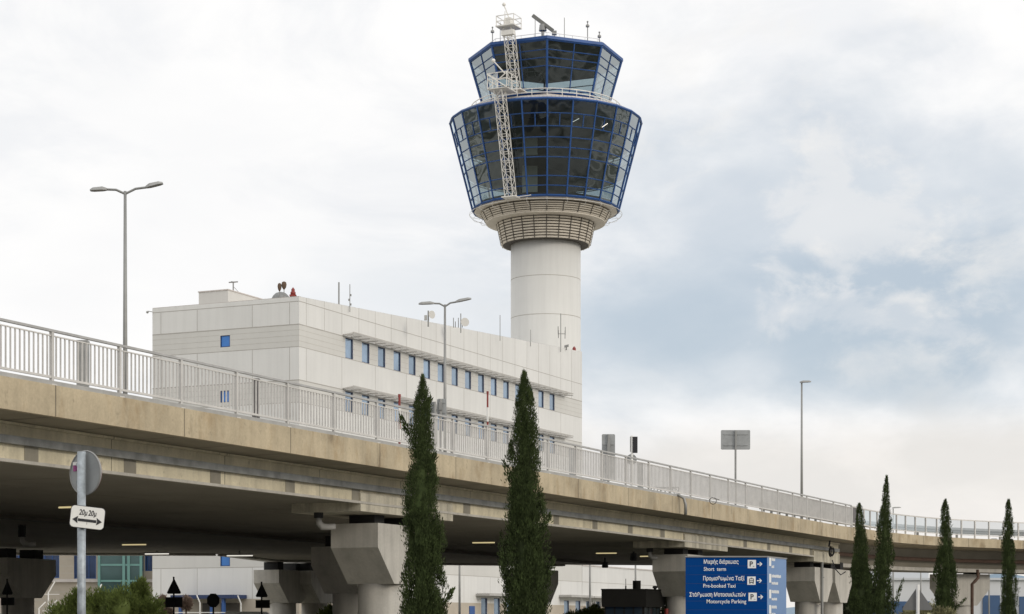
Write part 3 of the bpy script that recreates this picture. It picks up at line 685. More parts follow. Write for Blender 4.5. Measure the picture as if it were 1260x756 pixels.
hall = thing('cargo_hall', 'wide pale grey hall with blue dock doors far behind the ramp', 'building', (85, 320, 0))
m = MB(); m.box((56, 320, 0), (150, 0, 0), (0, 60, 0), (0, 0, 8.6+EYE-1.0)); m.m = 1; m.box((55.5, 319.5, 9.3), (151, 0, 0), (0, 61, 0), (0, 0, .35))
m.build('wall', [M['hallwhite'], M['hallgrey']], hall)
m = MB(); m.box((57, 330, 9.4), (13.5, 0, 0), (0, 40, 0), (0, 0, 2.2)); m.build('upper_hall', M['hallgrey'], hall)
for x, wd, h in ((57.5, 11, 5.8), (77.2, 2.8, 6.8), (80.6, 1.6, 6.6), (83.2, 6, 6.6), (64, 4, 5.0)):
    m = MB(); m.box((x, 319.99, 0), (wd, 0, 0), (0, -.25, 0), (0, 0, h)); m.build('dock_door', M['hallblue'], hall)
# ------------------------------------------------------------------ viaduct
TE = 78.5
via = thing('road_viaduct', 'long concrete road viaduct with an ochre edge beam crossing the whole picture', 'viaduct', B(24, 6, -EYE))
def main_path(t0, t1, w=0.): return [(B(t0+(t1-t0)*i/24, w, -EYE), nrm) for i in range(25)]
def straight(name, prof, mat, t0, t1):
    m = MB(); pts = [(B(t0, 0, -EYE), nrm), (B(t1, 0, -EYE), nrm)]; m.sweep(pts, prof, u0=t0); return m.build(name, mat, via)
T0 = -42
m = MB(); pts = [(B(T0, 0, -EYE), nrm), (B(TE, 0, -EYE), nrm)]
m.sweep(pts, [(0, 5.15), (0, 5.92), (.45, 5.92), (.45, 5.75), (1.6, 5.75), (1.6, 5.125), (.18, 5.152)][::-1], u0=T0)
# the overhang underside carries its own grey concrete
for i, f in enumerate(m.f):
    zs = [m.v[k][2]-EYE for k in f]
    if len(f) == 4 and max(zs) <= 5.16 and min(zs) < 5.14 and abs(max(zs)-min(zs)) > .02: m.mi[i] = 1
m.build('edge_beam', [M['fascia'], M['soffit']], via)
straight('girder', [(1.605, 4.158), (1.605, 4.57), (1.605, 4.75), (1.605, 5.12), (2.1, 5.12), (2.1, 4.158)][::-1], M['girder'], T0, 81)
straight('girder_lip', [(1.50, 4.10), (1.50, 4.18), (1.60, 4.18), (1.60, 4.10)][::-1], M['pier'], T0, 75.2)
straight('cornice', [(1.52, 5.06), (1.52, 5.115), (1.60, 5.115), (1.60, 5.04)][::-1], M['girder'], T0, 81)
straight('cable_tray', [(1.42, 4.56), (1.42, 4.76), (1.60, 4.76), (1.60, 4.56)][::-1], M['steel_tray'], T0, 80.6)
straight('kerb_flashing', [(.04, 5.925), (.04, 6.03), (.16, 6.05), (.30, 6.05), (.30, 5.925)][::-1], M['flash'], T0, 57.8)
straight('kerb', [(.46, 5.752), (.46, 5.92), (2.0, 5.90), (2.0, 5.752)][::-1], M['pier'], T0, TE)
k = 2.9
while k < 76:
    if not any(abs(k-c) < 3.6 for c in (23.75, 55.8)):
        m = MB(); m.box(B(k, 1.605, 4.19), d*.55, -nrm*.012, UP*.36); m.build('girder_patch', M['patch'], via)
    k += 4.22
m = MB()
for a, b in ((20.25, 27.2), (52.5, 59.1), (75.25, 81.05)): pass
for a, b in ((20.25, 27.2), (52.5, 59.1), (75.25, 81.05)):
    m = MB(); m.sweep([(B(a, 0, -EYE), nrm), (B(b, 0, -EYE), nrm)], [(1.53, 3.85), (1.53, 4.45), (1.60, 4.50), (4.2, 4.50), (4.2, 3.85)][::-1], u0=a)
    m.build('crosshead', M['girder_stain'], via)
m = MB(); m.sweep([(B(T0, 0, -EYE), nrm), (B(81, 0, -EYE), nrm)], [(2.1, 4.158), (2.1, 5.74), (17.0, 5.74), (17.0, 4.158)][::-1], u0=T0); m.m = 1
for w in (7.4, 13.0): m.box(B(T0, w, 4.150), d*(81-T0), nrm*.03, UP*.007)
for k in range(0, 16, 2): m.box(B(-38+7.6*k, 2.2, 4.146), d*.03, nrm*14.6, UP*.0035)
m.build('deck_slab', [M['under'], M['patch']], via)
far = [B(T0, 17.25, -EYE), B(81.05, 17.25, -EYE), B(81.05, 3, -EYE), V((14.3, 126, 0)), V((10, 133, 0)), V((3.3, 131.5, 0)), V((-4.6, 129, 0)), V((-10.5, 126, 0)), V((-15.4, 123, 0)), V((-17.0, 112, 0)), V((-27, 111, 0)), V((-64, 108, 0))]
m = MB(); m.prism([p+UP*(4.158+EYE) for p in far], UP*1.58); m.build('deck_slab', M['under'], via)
# downstand beams under the far side and along the joint between the decks
m = MB()
for a, b in zip(far[5:], far[6:]):
    n_ = (b-a).normalized(); n_ = V((n_.y, -n_.x, 0))
    m.box(a+UP*(4.04+EYE)-n_*.1, b-a, -n_*.8, UP*.10)
m.build('edge_girder', M['pier'], via)
m = MB(); m.box(B(T0, 16.9, 4.0), d*(81-T0), nrm*.45, UP*.15); m.build('deck_joint', M['dark'], via)
m = MB(); m.face([B(T0, 2.1, 5.746), B(81, 2.1, 5.746), B(81, 17, 5.746), B(T0, 17, 5.746)][::-1]); m.build('carriageway', M['asphalt'], via)

# curved ramp beyond the expansion joint
ramp_pts = [B(TE+.06, 0, -EYE), V((22.75, 122.1, 0)), V((25.5, 126.6, 0)), V((29.0, 130.9, 0)), V((33.2, 134.4, 0)), V((38, 137.2, 0)), V((44, 139.6, 0)), V((52, 141.5, 0)), V((64, 142.8, 0))]
RP = with_normals(catmull(ramp_pts, 1.2))
ramp = thing('curved_ramp', 'curved concrete ramp bending away to the right beyond the viaduct joint', 'ramp', RP[12][0])
m = MB(); m.sweep(RP, [(0, 5.40), (0, 6.0), (.45, 6.0), (.45, 5.8), (2.2, 5.8), (2.2, 5.30), (.2, 5.40)][::-1]); m.build('edge_beam', M['fascia'], ramp)
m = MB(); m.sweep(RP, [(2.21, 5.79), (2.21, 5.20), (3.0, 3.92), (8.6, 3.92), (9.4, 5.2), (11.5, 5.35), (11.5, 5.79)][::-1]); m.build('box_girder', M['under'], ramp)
m = MB(); m.sweep(RP, [(2.9, 3.82), (2.9, 4.06), (3.4, 4.06), (3.4, 3.82)][::-1]); m.build('girder_lip', M['pier'], ramp)
m = MB(); m.tube([p+n_*2.38+UP*(4.58+EYE) for p, n_ in RP], .13, 8); m.build('service_pipe', M['rust'], ramp)

# ------------------------------------------------------------------ railings
rail = thing('bridge_railing', 'pale galvanised bar railing along the near edge of the viaduct', 'railing', B(2.09, .12, 5.92))
ZR0, ZR1, WR = 6.10, 7.30, .12
posts = [2.09+2.78*k for k in range(-3, 28)] + [78.4]
tl, tr = posts[0], posts[-1]
m = MB(); m.box(B(tl, WR-.045, ZR1-.06), d*(tr-tl), nrm*.09, UP*.06); m.build('top_rail', M['rail_top'], rail)
m = MB(); m.box(B(tl, WR-.03, ZR0), d*(tr-tl), nrm*.06, UP*.055); m.box(B(tl, WR-.02, ZR1-.17), d*(tr-tl), nrm*.04, UP*.03); m.build('bottom_rail', M['rail'], rail)
for t in posts:
    m = MB(); m.box(B(t-.045, WR-.04, 5.93), d*.09, nrm*.08, UP*(ZR1-5.93-.06)); m.box(B(t-.10, WR-.09, 5.925), d*.20, nrm*.18, UP*.03); m.build('post', M['postgrey'], rail)
for t, t2 in zip(posts, posts[1:]):
    m = MB(); nb_ = round((t2-t)/2.78*16)
    for i in range(1, nb_): m.box(B(t+(t2-t)*i/nb_-.010, WR-.022, ZR0+.056), d*.020, nrm*.044, UP*(ZR1-ZR0-.228))
    m.build('bar_panel', M['rail'], rail)
screen = thing('ramp_railing', 'grey post railing with clear screens along the curved ramp', 'railing', RP[1][0]+UP*(6.0+EYE))
QP = with_normals(catmull(ramp_pts, .35)); ZQ = UP*EYE
m = MB(); m.sweep(QP, [(.08, 7.19), (.08, 7.26), (.16, 7.26), (.16, 7.19)][::-1]); m.build('top_rail', M['rail'], screen)
m = MB(); m.sweep(QP, [(.10, 6.20), (.10, 6.26), (.14, 6.26), (.14, 6.20)][::-1]); m.build('bottom_rail', M['rail'], screen)
acc = 0; last = -9; ip = []
for i, (p, n_) in enumerate(QP):
    if i: acc += (p-QP[i-1][0]).length
    if acc-last >= 1.42: ip.append(i); last = acc
for k, i in enumerate(ip):
    p, n_ = QP[i]; tg = V((n_.y, -n_.x, 0))
    m = MB(); m.box(p+n_*.07-tg*.04+UP*(6.0+EYE), tg*.08, n_*.1, UP*1.2); m.build('post', M['rail'], screen)
    if k+1 < len(ip):
        j = ip[k+1]; m = MB(); q0, q1 = p+n_*.12, QP[j][0]+QP[j][1]*.12
        m.face([q0+UP*(6.26+EYE), q1+UP*(6.26+EYE), q1+UP*(7.18+EYE), q0+UP*(7.18+EYE)]); m.build('screen_panel', M['rail_dark'] if k == 0 else M['panelglass'], screen)
guard = thing('guard_rail', 'steel crash barrier on the roadway behind the ramp railing', 'guard rail', RP[6][0]+UP*(5.8+EYE)+RP[6][1]*2)
GP = [(B(66+.5*i, 0, -EYE), nrm) for i in range(24)] + RP[1:]
m = MB(); m.sweep(GP, [(1.95, 6.42), (1.90, 6.52), (1.97, 6.60), (1.90, 6.68), (1.95, 6.84), (2.0, 6.84), (2.0, 6.42)][::-1]); m.build('beam', M['lamp'], guard)
for i in range(2, len(GP), 3):
    p, n_ = GP[i]; m = MB(); m.cbox(p+n_*2.07+UP*(5.75+EYE), n_*.06, V((n_.y, -n_.x, 0))*.06, 1.0); m.build('post', M['lamp'], guard)

# ------------------------------------------------------------------ piers
def pier(label, c, ang=None, mat='pier', group='viaduct piers', ztop=3.53):
    """flared hammerhead cap on a round column; c: centre in plan"""
    a, b = (d, nrm) if ang is None else (V((math.cos(ang), math.sin(ang), 0)), V((-math.sin(ang), math.cos(ang), 0)))
    c = V((c[0], c[1], 0)); r = thing('bridge_pier', label, 'pier', c, group)
    m = MB(); m.lathe(c, [(.84, 0), (.84, 1.50+EYE)], 40); m.build('column', M[mat], r, True)
    pr = [(-.80, 1.48), (.80, 1.48), (1.98, 2.70), (1.98, ztop), (-1.98, ztop), (-1.98, 2.70)]
    m = MB(); m.prism([c - b*.92 + a*x + UP*(z+EYE) for x, z in pr], b*1.84); o = m.build('cap', M[mat], r)
    bv = o.modifiers.new('bevel', 'BEVEL'); bv.width = .03; bv.segments = 2; bv.limit_method = 'ANGLE'
    for s in (-1.1, 1.1): m = MB(); m.cbox(c + a*s + UP*(ztop+EYE+.002), a*.35, b*.5, 4.03-ztop if ztop < 3.6 else .12); m.build('bearing', M['bearing'], r)
    return r
def near(t): p = B(t, 2.62, 0); return p.x, p.y
pier('thick pale pier with a flared cap beside the tall cypress nearest the picture middle', near(23.75))
pier('flared pier half hidden behind the blue parking sign', near(55.4))
pier('first of the paired piers under the joint right of the blue sign', near(78.0))
pier('second of the paired piers, carrying a dark cable coil above it', near(82.6))
for px, Y, lab in ((432, 88, 'dark shaded pier half hidden directly behind the thick pale pier'), (22, 102, 'dark shaded pier at the far left edge with warning sign in front'),
                   (655, 122, 'dark shaded pier behind the right one of the two tall cypresses'), (348, 123.5, 'left one of the twin far piers under the deck joint'), (387, 125.5, 'right one of the twin far piers under the deck joint')):
    q = P(px, 771, Y); pier(lab, (q.x, q.y))
q = P(1181, 771, 139.5); pier('pale broad pier with drainpipe under the curved ramp', (q.x, q.y), math.radians(28), ztop=3.72)

# ------------------------------------------------------------------ under the deck: lamps, pipes
for px, py, ln, mt, lab in ((82, 624.5, .6, 'tube', 'lit tube lamp behind the round sign'), (165, 670.5, 1.25, 'tube', 'lit yellow tube lamp right of the sign pole under the deck'),
                        (193, 681.8, 1.35, 'tubew', 'lit white tube lamp at the deck edge above the white wall, left one'), (295, 684, 1.45, 'tubew', 'lit white tube lamp near the small blue window under the deck'),
                        (595, 668, 1.1, 'tube', 'lit tube lamp between the two tall cypresses'), (746, 681, 1.15, 'tube', 'lit tube lamp above the dark booth'),
                        (793, 684.8, .5, 'tube', 'short lit lamp left of the ceiling pipe near the parking sign'), (805, 685.6, .4, 'tube', 'short lit lamp right of the ceiling pipe near the parking sign')):
    Y = min(4.12*F/(771-py), 107 if px < 400 else 115); c = P(px, py, Y); hl = V((ln/2, -.12, 0))
    r = thing('ceiling_lamp', lab, 'lamp', c+UP*.06, 'tube lamps under the deck')
    m = MB(); m.tube([c-hl, c+hl], .03, 8); m.build('lamp_tube', M[mt], r, True)
    m = MB(); hz = 4.155+EYE-c.z; m.box(c-hl*1.05-V((0, .07, -.055)), hl*2.1, V((0, .14, 0)), UP*.05); m.box(c-V((.05, .05, -.1)), (.1, 0, 0), (0, .1, 0), UP*(hz-.1)); m.build('housing', M['lamp'], r)
def drain(px, Y, lab):
    c = P(px, 640, Y); zt = 4.15+EYE
    r = thing('drain_pipe', lab, 'pipe', V((c.x, c.y, zt)), 'drains under the deck')
    m = MB(); m.tube([V((c.x, c.y, zt)), V((c.x, c.y, zt-.48))], .16, 12); m.build('collar', M['bearing'], r)
    m = MB(); m.tube([V((c.x, c.y, zt-.48)), V((c.x+.02, c.y, zt-.66)), V((c.x+.14, c.y, zt-.78)), V((c.x+.30, c.y+.02, zt-.78)), V((c.x+.55, c.y+.1, zt-.76))], [.10, .11, .13, .11, .10], 10); m.build('elbow', M['canopy'], r, True)
drain(392, 66, 'black drain collar with white elbow beside the thick pale pier'); drain(27, 80, 'black drain collar with white elbow above the dark pier at the left edge'); drain(799.5, 96, 'black drain collar with white elbow beside the pier left of the parking sign')
for px, py0, py1, Y, lab in ((744.5, 692, 699, 118, 'small dark camera housing hanging under the deck left of the booth pole'), (779.5, 681, 690, 108, 'dark hanging lamp housing above the booth roof box')):
    a, b = P(px, py0, Y), P(px, py1, Y); r = thing('hanging_fixture', lab, 'fixture', V((a.x, a.y, 4.15+EYE)))
    m = MB(); m.tube([V((a.x, a.y, 4.15+EYE)), a], .06, 8); m.build('stem', M['ink'], r); m = MB(); m.tube([a, a.lerp(b, .8), b], [.17, .2, .16], 12); m.build('housing', M['ink'], r)
q = P(1011.5, 675, 117.0); r = thing('downpipe', 'thin grey downpipe running down in front of the paired piers', 'pipe', V((q.x, q.y, 0)))
m = MB(); m.tube([V((q.x, q.y, 0)), V((q.x, q.y, 5.55))], .085, 10); m.build('pipe', M['lamp'], r); m = MB()
for z in (1.5, 3, 4.6): m.box((q.x-.13, q.y-.03, z), (.26, 0, 0), (0, .25, 0), (0, 0, .06))
m.build('bracket', M['lamp'], r)
q = P(1201, 700, 136.4); r = thing('downpipe', 'brown bent drainpipe fixed to the pale pier under the ramp', 'pipe', V((q.x, q.y, 0)))
zt = 3.95+EYE; m = MB(); m.tube([V((q.x+.15, q.y+.2, zt)), V((q.x+.15, q.y, zt-.55)), V((q.x-.1, q.y-.1, zt-.8)), V((q.x-.3, q.y-.1, zt-1.0)), V((q.x-.3, q.y-.1, 0))], .11, 10); m.build('pipe', M['rust'], r, True)
m = MB(); m.box((q.x-.43, q.y-.14, 2.4), (.26, 0, 0), (0, .3, 0), (0, 0, .07)); m.build('bracket', M['rust'], r)
q = P(1022, 681, 116.6); m = MB(); rr = random.Random(3)
for i in range(6):
    ra, rb = rr.uniform(.05, .13), rr.uniform(.2, .34); c = q+V((rr.uniform(-.12, .12), rr.uniform(-.1, .05), .35-rb+rr.uniform(-.1, .1)))
    m.tube([c+V((math.sin(t)*ra, .05*math.sin(2*t+i), math.cos(t)*rb)) for t in np.linspace(.3, 6.2, 20)], .028, 5)
m.tube([q+V((.1, 0, -.4)), q+V((.25, 0, -.9)), q+V((.6, -.05, -1.3)), q+V((.9, 0, -1.1))], .035, 5)
m.tube([q+V((-.1, 0, .4)), q+V((0, .1, .9)), q+V((.1, .3, 1.2))], .06, 5)
tag(m.build('cable_coil', M['ink'], org=q), 'tangled black cable coil hanging at the viaduct expansion joint', 'cable')
q = P(835, 611, 89.2); m = MB(); m.tube([q+V((-.35, 0, .06)), q+V((0, -.16, .05)), q+V((.22, -.22, -.10)), q+V((.30, -.22, -.4)), q+V((.30, -.2, -.85))], .07, 8)
tag(m.build('conduit', M['lamp'], smooth=True, org=q), 'pale bent conduit hooked over the ochre edge beam above the booth', 'conduit')
q = P(877, 618, 92.6); m = MB(); m.tube([q+V((.16*math.sin(t), -.12, .16*math.cos(t)+.05)) for t in np.linspace(.4, 6.0, 16)] + [q+V((.3, -.1, .1))], .016, 5)
tag(m.build('cable_loop', M['ink'], org=q), 'thin black cable loop lying on the ochre edge beam', 'cable')

# ------------------------------------------------------------------ street lamps
def street_lamp(label, px, top, Y, base, heads, group='double street lamps'):
    """heads: [(x offset of head centre, z offset, head length, tilt)] measured from the pole top, in metres"""
    t = P(px, top, Y); b = V((t.x, t.y, base)); r = thing('street_lamp', label, 'street lamp', b, group)
    m = MB(); m.tube([b, b.lerp(t, .5), t], [.105, .08, .055], 12); m.tube([b, b+UP*.5], .17, 12); m.build('pole', M['lamp'], r, True)
    for dx, dz, ln, ti in heads:
        s = 1 if dx > 0 else -1; h0 = t+V((dx-s*ln/2, 0, dz-ti*.5)); h1 = t+V((dx+s*ln/2, 0, dz+ti*.5))
        if abs(dx) > ln/2+.1: m = MB(); m.tube([t-UP*.1, t.lerp(h0, .5)+UP*.02, h0], .045, 8); m.build('arm', M['lamp'], r)
        m = MB(); x = (h1-h0).normalized(); y = V((0, 1, 0)); z = x.cross(y)*(s*1.0); z = z if z.z > 0 else -z
        for k0, k1, w0, w1, a0, a1 in ((0, .25, .07, .16, .05, .10), (.25, .8, .16, .17, .10, .08), (.8, 1, .17, .09, .08, .03)):
            p0, p1 = h0.lerp(h1, k0), h0.lerp(h1, k1)
            A = [p0-y*w0-z*.03, p0+y*w0-z*.03, p0+y*w0*.6+z*a0, p0-y*w0*.6+z*a0]; Bq = [p1-y*w1-z*.03, p1+y*w1-z*.03, p1+y*w1*.6+z*a1, p1-y*w1*.6+z*a1]
            m.face(A); m.face(Bq[::-1])
            for i in range(4): m.face([A[i], Bq[i], Bq[(i+1) % 4], A[(i+1) % 4]])
        m.build('lamp_head', M['lamphead'], r)
    return r
dz = 5.75+EYE
street_lamp('double armed street lamp standing alone against the sky at the left', 154, 235.5, 72, dz, [(-.98, .05, .62, -.03), (1.08, .22, .62, .16)])
street_lamp('double armed street lamp in front of the long white office facade', 547.5, 375, 100, dz, [(-.95, .05, .8, -.02), (.95, .22, .8, .18)])
street_lamp('single headed street lamp right of the grey sign board', 986.5, 471, 131, dz, [(.25, .04, .75, .05)], 'single street lamps')
street_lamp('small distant single headed street lamp beyond the curved ramp railing', 1099, 626, 200, 0, [(.35, .08, .9, .05)], 'single street lamps')
for px, Y, h, lab in ((565.5, 140, 9, 'plain grey pole right of the nearest tall cypress below the deck'), (726, 150, 9, 'plain grey pole left of the dark booth below the deck'), (782, 155, 9, 'thin grey pole rising behind the booth roof box'), (1133, 210, 11, 'thin lamp post left of the ramp pier below the ramp'), (1217, 210, 11, 'thin lamp post right of the ramp pier below the ramp')):
    q = P(px, 771, Y); t = V((q.x, q.y, h)); k = (Y-0)/F
    street_lamp(lab, px, 771-(h-EYE)*F/Y, Y, 0, [(.5, .08, .8, .05)], 'lamp posts seen below the deck')

# ------------------------------------------------------------------ things on the deck behind the railing
def deck(px, Y): q = P(px, 500, Y); return V((q.x, q.y, dz))
def bollard(label, px, top, wpx, Y, mat='signback', split=False):
    b = deck(px, Y); h = P(px, top, Y).z-b.z; w = wpx/F*Y/2; r = thing('deck_cabinet', label, 'cabinet', b, 'slim cabinets behind the railing')
    m = MB()
    if split: m.cbox(b-V((w*.55, 0, 0)), (w*.38, 0, 0), (0, .12, 0), h); m.cbox(b+V((w*.55, 0, 0)), (w*.38, 0, 0), (0, .12, 0), h)
    else: m.cbox(b, (w, 0, 0), (0, w*.8, 0), h-.05)
    m.build('body', M[mat], r); m = MB(); m.cbox(b+UP*(h-.05), (w*1.05, 0, 0), (0, max(w*.9, .14), 0), .05); m.cbox(b, (w*1.2, 0, 0), (0, w, 0), .06); m.build('lid', M[mat], r)
bollard('dark grey square cabinet behind the railing at the far left', 102, 419.5, 13.5, 50.3, 'lamphead')
bollard('twin dark uprights behind the railing below the office corner', 315, 466.5, 9, 58, 'rail_dark', True)
bollard('slim grey cabinet behind the railing left of the tall grey board', 704.5, 552, 8, 92, 'signback')
bollard('slim grey cabinet behind the railing below the traffic signal', 788, 570, 7, 98, 'signback')
bollard('small dark upright behind the railing right of the first tall cypress', 556, 526, 3, 80, 'ink')
def warn_pole(label, px, top, Y, w=.055):
    b = deck(px, Y); t = P(px, top, Y); r = thing('hazard_pole', label, 'pole', b, 'red and white hazard poles'); n = 7; L = t-b
    m = MB()
    for i in range(n): m.m = i % 2; m.tube([b+L*(i/n), b+L*((i+1)/n)], w, 10)
    m.build('pole', [M['red'], M['white']], r); m = MB(); m.tube([t-UP*.02, t+UP*.08], w*1.25, 10); m.build('cap', M['red'], r)
warn_pole('tall red and white banded pole between the two tall cypresses', 600, 484, 84, .04); warn_pole('short red and white banded pole left of the first tall cypress', 491.5, 488, 73, .045)
def board_back(label, x0, x1, y0, y1, Y, pole, base, slot=False, group='backs of road signs', yaw=0.):
    a, b = P(x0, y1, Y), P(x1, y0, Y); q = P(pole, 771, Y); r = thing('sign_board', label, 'sign', V((q.x, q.y+.08, base)), group)
    w = b.x-a.x; ud = V((1, yaw, 0)); m = MB(); rd = min(.06, w/6)
    pts = []
    for cx, cz, s in ((a.x+rd, a.z+rd, 180), (b.x-rd, a.z+rd, 270), (b.x-rd, b.z-rd, 0), (a.x+rd, b.z-rd, 90)):
        for k in (0, 30, 60, 90): t = math.radians(s+k); x = cx+rd*math.cos(t); pts.append(V((x, a.y+(x-a.x)*yaw, cz+rd*math.sin(t))))
    m.prism(pts, V((0, -.03, 0))); m.build('board', M['signback'], r)
    m = MB(); m.tube([V((q.x, q.y+(q.x-a.x)*yaw-.10, base)), V((q.x, q.y+(q.x-a.x)*yaw-.10, b.z-.02))], .055, 10); m.build('pole', M['lamp'], r)
    m = MB()
    for k in (.22, .78): m.box((a.x+w*.08, a.y-.06, a.z+(b.z-a.z)*k-.02), (w*.84, w*.84*yaw, 0), (0, .03, 0), (0, 0, .04))
    m.build('bracket', M['signback'], r)
    if slot: m = MB(); m.box((q.x-.06, a.y-.2, a.z+(b.z-a.z)*.35), (.14, 0, 0), (0, .08, 0), (0, 0, (b.z-a.z)*.45)); m.build('post_sleeve', M['lamp'], r)
    return r
board_back('wide grey back of a road sign on a tall post against the sky', 887, 923, 529.5, 553.5, 106, 904.8, dz)
board_back('tall grey board standing behind the railing left of the traffic signal', 740.5, 756.8, 534.5, 592, 94, 748.5, dz, True)
board_back('smaller grey sign back right of the first tall cypress, left half of a pair', 527.5, 537, 494.5, 515, 82, 535, dz)
board_back('larger grey sign back at the foot of the office street lamp', 537.8, 549, 491, 513, 82.6, 542, dz, True)
b = deck(777.5, 96); r = thing('traffic_signal', 'traffic signal seen from behind on a pole above the railing', 'traffic signal', b)
t = P(777.5, 536.5, 96); m = MB(); m.tube([b, t], .06, 10); m.build('pole', M['white'], r)
m = MB(); a = P(779, 557, 95.9); m.box(a, (.22, 0, 0), (0, .3, 0), (0, 0, .78)); o = m.build('signal_head', M['ink'], r)
m = MB(); a = P(775.3, 556, 96.1); m.box(a, (.1, 0, 0), (0, .1, 0), (0, 0, .74)); m.build('backplate', M['lamp'], r)
m = MB()
for i in range(3): c = P(781, 539.5+6.5*i, 95.9)+V((.03, .3, 0)); m.tube([c, c+V((0, .18, 0))], .09, 10)
m.build('visor', M['ink'], o)
m = MB(); c = P(777, 565.5, 96.15); m.tube([c, c+V((0, .03, 0))], .26, 24); m.build('round_sign', M['signback'], r)
c = deck(819, 94) ; m = MB()
for k in range(5):
    q0 = c+V((-.42+.2*k, 0, .5)); m.tube([q0+V((.26*math.cos(t), .04*math.sin(t), .42*math.sin(t))) for t in np.linspace(0, 6.2, 14)], .022, 5)
m.tube([c+V((-.7, 0, .95)), c+V((.65, 0, .95))], .03, 5); m.tube([c+V((-.7, 0, 0)), c+V((-.7, 0, .95))], .03, 5); m.tube([c+V((.65, 0, 0)), c+V((.65, 0, .95))], .03, 5)
tag(m.build('bike_rack', M['lamp'], org=c), 'grey coiled wire rack behind the railing right of the traffic signal', 'rack')

# ------------------------------------------------------------------ lettering
def letters(m, s, org, ud, vd, width=None, height=.1, bold=0., shear=0., align='L', ext=.004):
    """flat letters of a built-in typeface as a mesh on the plane (ud, vd) at org (baseline)"""
    c = bpy.data.curves.new('lettering', 'FONT'); c.body = s; c.size = 1; c.offset = bold; c.shear = shear; c.resolution_u = 3
    o = bpy.data.objects.new('lettering', c); COL.objects.link(o); bpy.context.view_layer.update()
    me = bpy.data.meshes.new_from_object(o.evaluated_get(bpy.context.evaluated_depsgraph_get()))
    bpy.data.objects.remove(o); bpy.data.curves.remove(c)
    vs = [v.co.copy() for v in me.vertices]; fs = [tuple(p.vertices) for p in me.polygons]; bpy.data.meshes.remove(me)
    if not vs: return
    x0, x1 = min(v.x for v in vs), max(v.x for v in vs); ky = height/.72; kx = width/(x1-x0) if width else ky
    out = ud.cross(vd)
    for f in fs: m.face([org + ud*((vs[i].x-x0)*kx) + vd*(vs[i].y*ky) + out*ext for i in f])
    return (x1-x0)*kx

# blue direction sign
YS = 60.0; sp = lambda px, py: P(px, py, YS)
a = sp(843.5, 771); c = sp(944, 771); zt = sp(843, 686).z
tot = thing('direction_sign', 'tall blue parking direction sign with white Greek and English lettering', 'sign', V(((a.x+c.x)/2, YS+.3, 0)))
ud = V((1, -.0, 0)); side = V((.43, .90, 0)).normalized(); sl = (sp(969, 771).x-c.x)/.43*.98
# side face: turned well away, so foreshortened
e = V((c.x, YS, 0)) + side*1.42
for it in range(6):
    px = 630+F*e.x/e.y; e += side*((969-px)*.02)
al, ac, ae = V((a.x, YS, 0)), V((c.x, YS, 0)), e
back = V((a.x+.1, YS+.9, 0))
m = MB(); m.face([al, ac, ac+UP*zt, al+UP*zt]); m.face([ae, back, back+UP*zt, ae+UP*zt]); m.face([back, al, al+UP*zt, back+UP*zt]); m.face([al+UP*zt, ac+UP*zt, ae+UP*zt, back+UP*zt])
m.m = 1
for k in range(1, 15): m.box(al+V((.01, -.001, zt-.27*k)), V((c.x-a.x-.02, 0, 0)), V((0, -.002, 0)), UP*.008)
m.build('front_panel', [M['totem'], M['winframe']], tot)
m = MB(); m.box(ac, ae-ac, V((-.9, .43, 0)).normalized()*.03, UP*zt); m.build('side_panel', M['totem_sheen'], tot)
m = MB(); m.prism([al+V((-.03, -.03, zt)), ac+V((.0, -.03, zt)), ae+V((.03, .02, zt)), back+V((-.02, .03, zt))], UP*.04); m.build('trim', M['lamp'], tot)
fo = V((0, -.004, 0))
rows = [('Μικρής διάρκειας', 866, 908.8, 693.8, 'Short  term', 866, 893.2, 702.6, 920, 'P', 'k'), ('Προμισθωμένα Ταξί', 865.2, 916, 714.2, 'Pre-booked Taxi', 865.4, 905, 723.2, 919.5, 'T', ''), ('Στάθμευση Μοτοσυκλετών', 848.3, 917.6, 734.2, 'Motorcycle Parking', 869.5, 918.2, 742.5, 921, 'P', 'm')]
m = MB(); ic = MB(); gl = MB()
for gr, g0, g1, gy, en, e0, e1, ey, ix, sym, sub in rows:
    letters(m, gr, sp(g0, gy)+fo, V((1, 0, 0)), UP, sp(g1, 0).x-sp(g0, 0).x, .125, .018); letters(m, en, sp(e0, ey)+fo, V((1, 0, 0)), UP, sp(e1, 0).x-sp(e0, 0).x, .12, .008)
    o = sp(ix, gy+5.6)+fo; s = .255
    ic.box(o, (s, 0, 0), (0, -.006, 0), (0, 0, s))
    o2 = o+V((0, -.007, 0))
    if sym == 'P': letters(gl, 'P', o2+V((.06, 0, .055)), V((1, 0, 0)), UP, .10, .16, .02); letters(gl, sub, o2+V((.165, 0, .04)), V((1, 0, 0)), UP, .045, .04)
    else:                                                                           # a taxi seen from the front
        for x, z, w, h in ((.055, .07, .02, .12), (.18, .07, .02, .12), (.075, .175, .105, .018), (.075, .115, .105, .02), (.075, .06, .105, .025), (.10, .20, .055, .018), (.06, .035, .035, .03), (.16, .035, .035, .03)):
            gl.box(o2+V((x, 0, z)), (w, 0, 0), (0, -.003, 0), (0, 0, h))
    ar = sp(ix+11.6, gy)+fo+UP*(-.015+.0); az = UP*.0
    y_ = o.z+s/2; x_ = sp(ix+11.8, 0).x
    m.box(V((x_, o.y-.001, y_-.014)), (.13, 0, 0), (0, -.004, 0), (0, 0, .028))
    for sg in (-1, 1): m.prism([V((x_+.155, o.y-.0005, y_)), V((x_+.12, o.y-.0005, y_)), V((x_+.06, o.y-.0005, y_+sg*.062)), V((x_+.095, o.y-.0005, y_+sg*.062))], V((0, -.004, 0)))
sd = (ae-ac).normalized(); so = V((sd.y, -sd.x, 0))
rr = random.Random(5)
